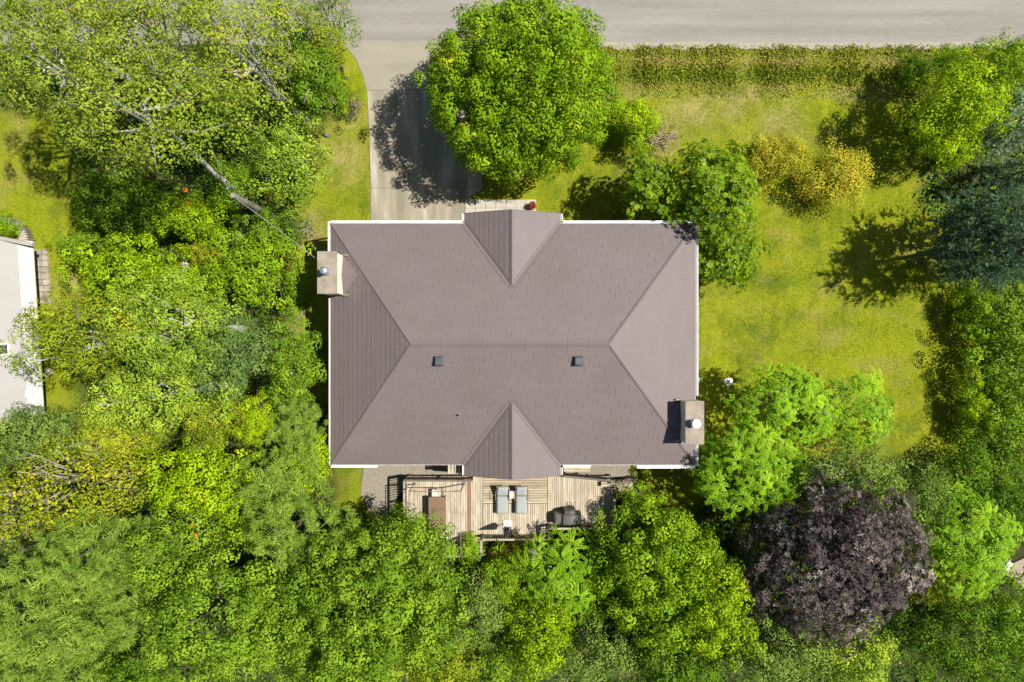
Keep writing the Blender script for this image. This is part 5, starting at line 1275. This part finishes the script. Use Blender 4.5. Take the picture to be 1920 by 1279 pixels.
p = np.stack([x, y, hmap(x, y)+.08+hgt*r.random(n)], -1); nn = nrm(r.normal(0, .5, (n, 3))+np.array([0, 0, 1.]))
V = leaves(p, r.normal(0, 1, (n, 3)), nn, r.uniform(.12, .26, n), r.uniform(.08, .18, n))
o = link_mesh('undergrowth', quad_mesh('undergrowth', V, np.clip(r.normal(.4, .25, n), 0, 1)), 'deep_leaf'); tag(o, 'leafy undergrowth covering the forest floor', 'undergrowth', kind='stuff'); NLEAF[0] += n
# weedy ditch
r, x, y = scatter(44000, 4.0, 34, P(0, 184).y, P(0, 84).y, 32)
band = np.clip(.25+.75*np.exp(-((y-P(0, 138).y)/.75)**2)+.8*np.exp(-((y-P(0, 96).y)/.28)**2), 0, 1)*np.where(x < 22.5, 1, 1.0)
band = band*np.clip(.62+.3*np.sin(x*.9+2*np.sin(x*.37))+.3*np.sin(x*2.7+y*1.9)+.25*np.sin(x*6.1-y*2.3), .5, 1)
k = (r.random(len(x)) < band); x = x[k]; y = y[k]; n = len(x)
hh = (0.10+.22*np.exp(-((y-P(0, 137).y)/.6)**2)+.12*np.exp(-((y-P(0, 96).y)/.3)**2))*r.uniform(.35, 1.7, n)*(.75+.45*np.sin(x*1.7+np.sin(x*4.3)))
p = np.stack([x, y, hmap(x, y)], -1); d = nrm(np.stack([r.normal(0, 1.2, n), r.normal(-.2, 1.2, n), np.ones(n)], -1))
lean = nrm(np.stack([r.normal(0, 1, n), r.normal(0, 1, n), 0*x+.2], -1))
V1 = leaves(p, d, lean, hh, .05, .0, .35)
k2 = r.random(n) < .5; m = k2.sum(); top = p[k2]+d[k2]*hh[k2][:, None]*r.uniform(.5, 1, (m, 1))
V2 = leaves(top, r.normal(0, 1, (m, 3)), nrm(r.normal(0, .4, (m, 3))+np.array([0, 0, 1.])), r.uniform(.07, .15, m), r.uniform(.04, .09, m))
dry = np.exp(-((y-P(0, 112).y)/.3)**2)*.4+np.exp(-((y-P(0, 160).y)/.3)**2)*.35+np.exp(-((y-P(0, 94).y)/.15)**2)*.3
grn = np.where(x > 22.5, -.12, 0)
tt = np.concatenate([np.clip(r.normal(.30, .18, n)+dry*.9+grn, 0, .97), np.clip(r.normal(.32, .19, m)+dry[k2]*.3+dry[k2]+grn[k2], 0, 1)])
o = link_mesh('weeds', quad_mesh('weeds', np.concatenate([V1, V2]), tt), 'weed_leaf'); tag(o, 'tall weeds and dry grass in the roadside ditch', 'weeds', kind='stuff')
# lawn grass blades
r, x, y = scatter(330000, -31, 30, -11, 17.2, 33)
mk = sample_grid(GM, x, y); k = free(x, y) & (mk > r.uniform(.25, .7, len(x))); x = x[k]; y = y[k]; n = len(x)
cl = np.abs(np.sin(x*2.1+y*.8)*np.cos(y*1.7-x*.6))
hh = r.uniform(.02, .045, n)*(1+.8*cl)
p = np.stack([x, y, hmap(x, y)-.005], -1); d = nrm(np.stack([r.normal(0, .55, n), r.normal(0, .55, n), np.ones(n)], -1)); sd = nrm(np.cross(d, r.normal(0, 1, (n, 3))))*.012
q = p+d*hh[:, None]
V = np.stack([p-sd, p+sd, q+sd*.5, q-sd*.5], 1)
me = quad_mesh('grass', V)
for nm, A_ in (('lawn', np.ones(n)), ('straw', np.clip(sample_grid(GS, x, y)+(r.random(n) < .08)*.6, 0, 1))):
    a = me.attributes.new(nm, 'FLOAT', 'FACE'); a.data.foreach_set('value', A_.astype(np.float32))
o = link_mesh('grass', me, 'grass_blade'); tag(o, 'short yellow-green grass blades of the lawn', 'grass', kind='stuff')
print('LEAVES', NLEAF[0], 'GRASS', n)
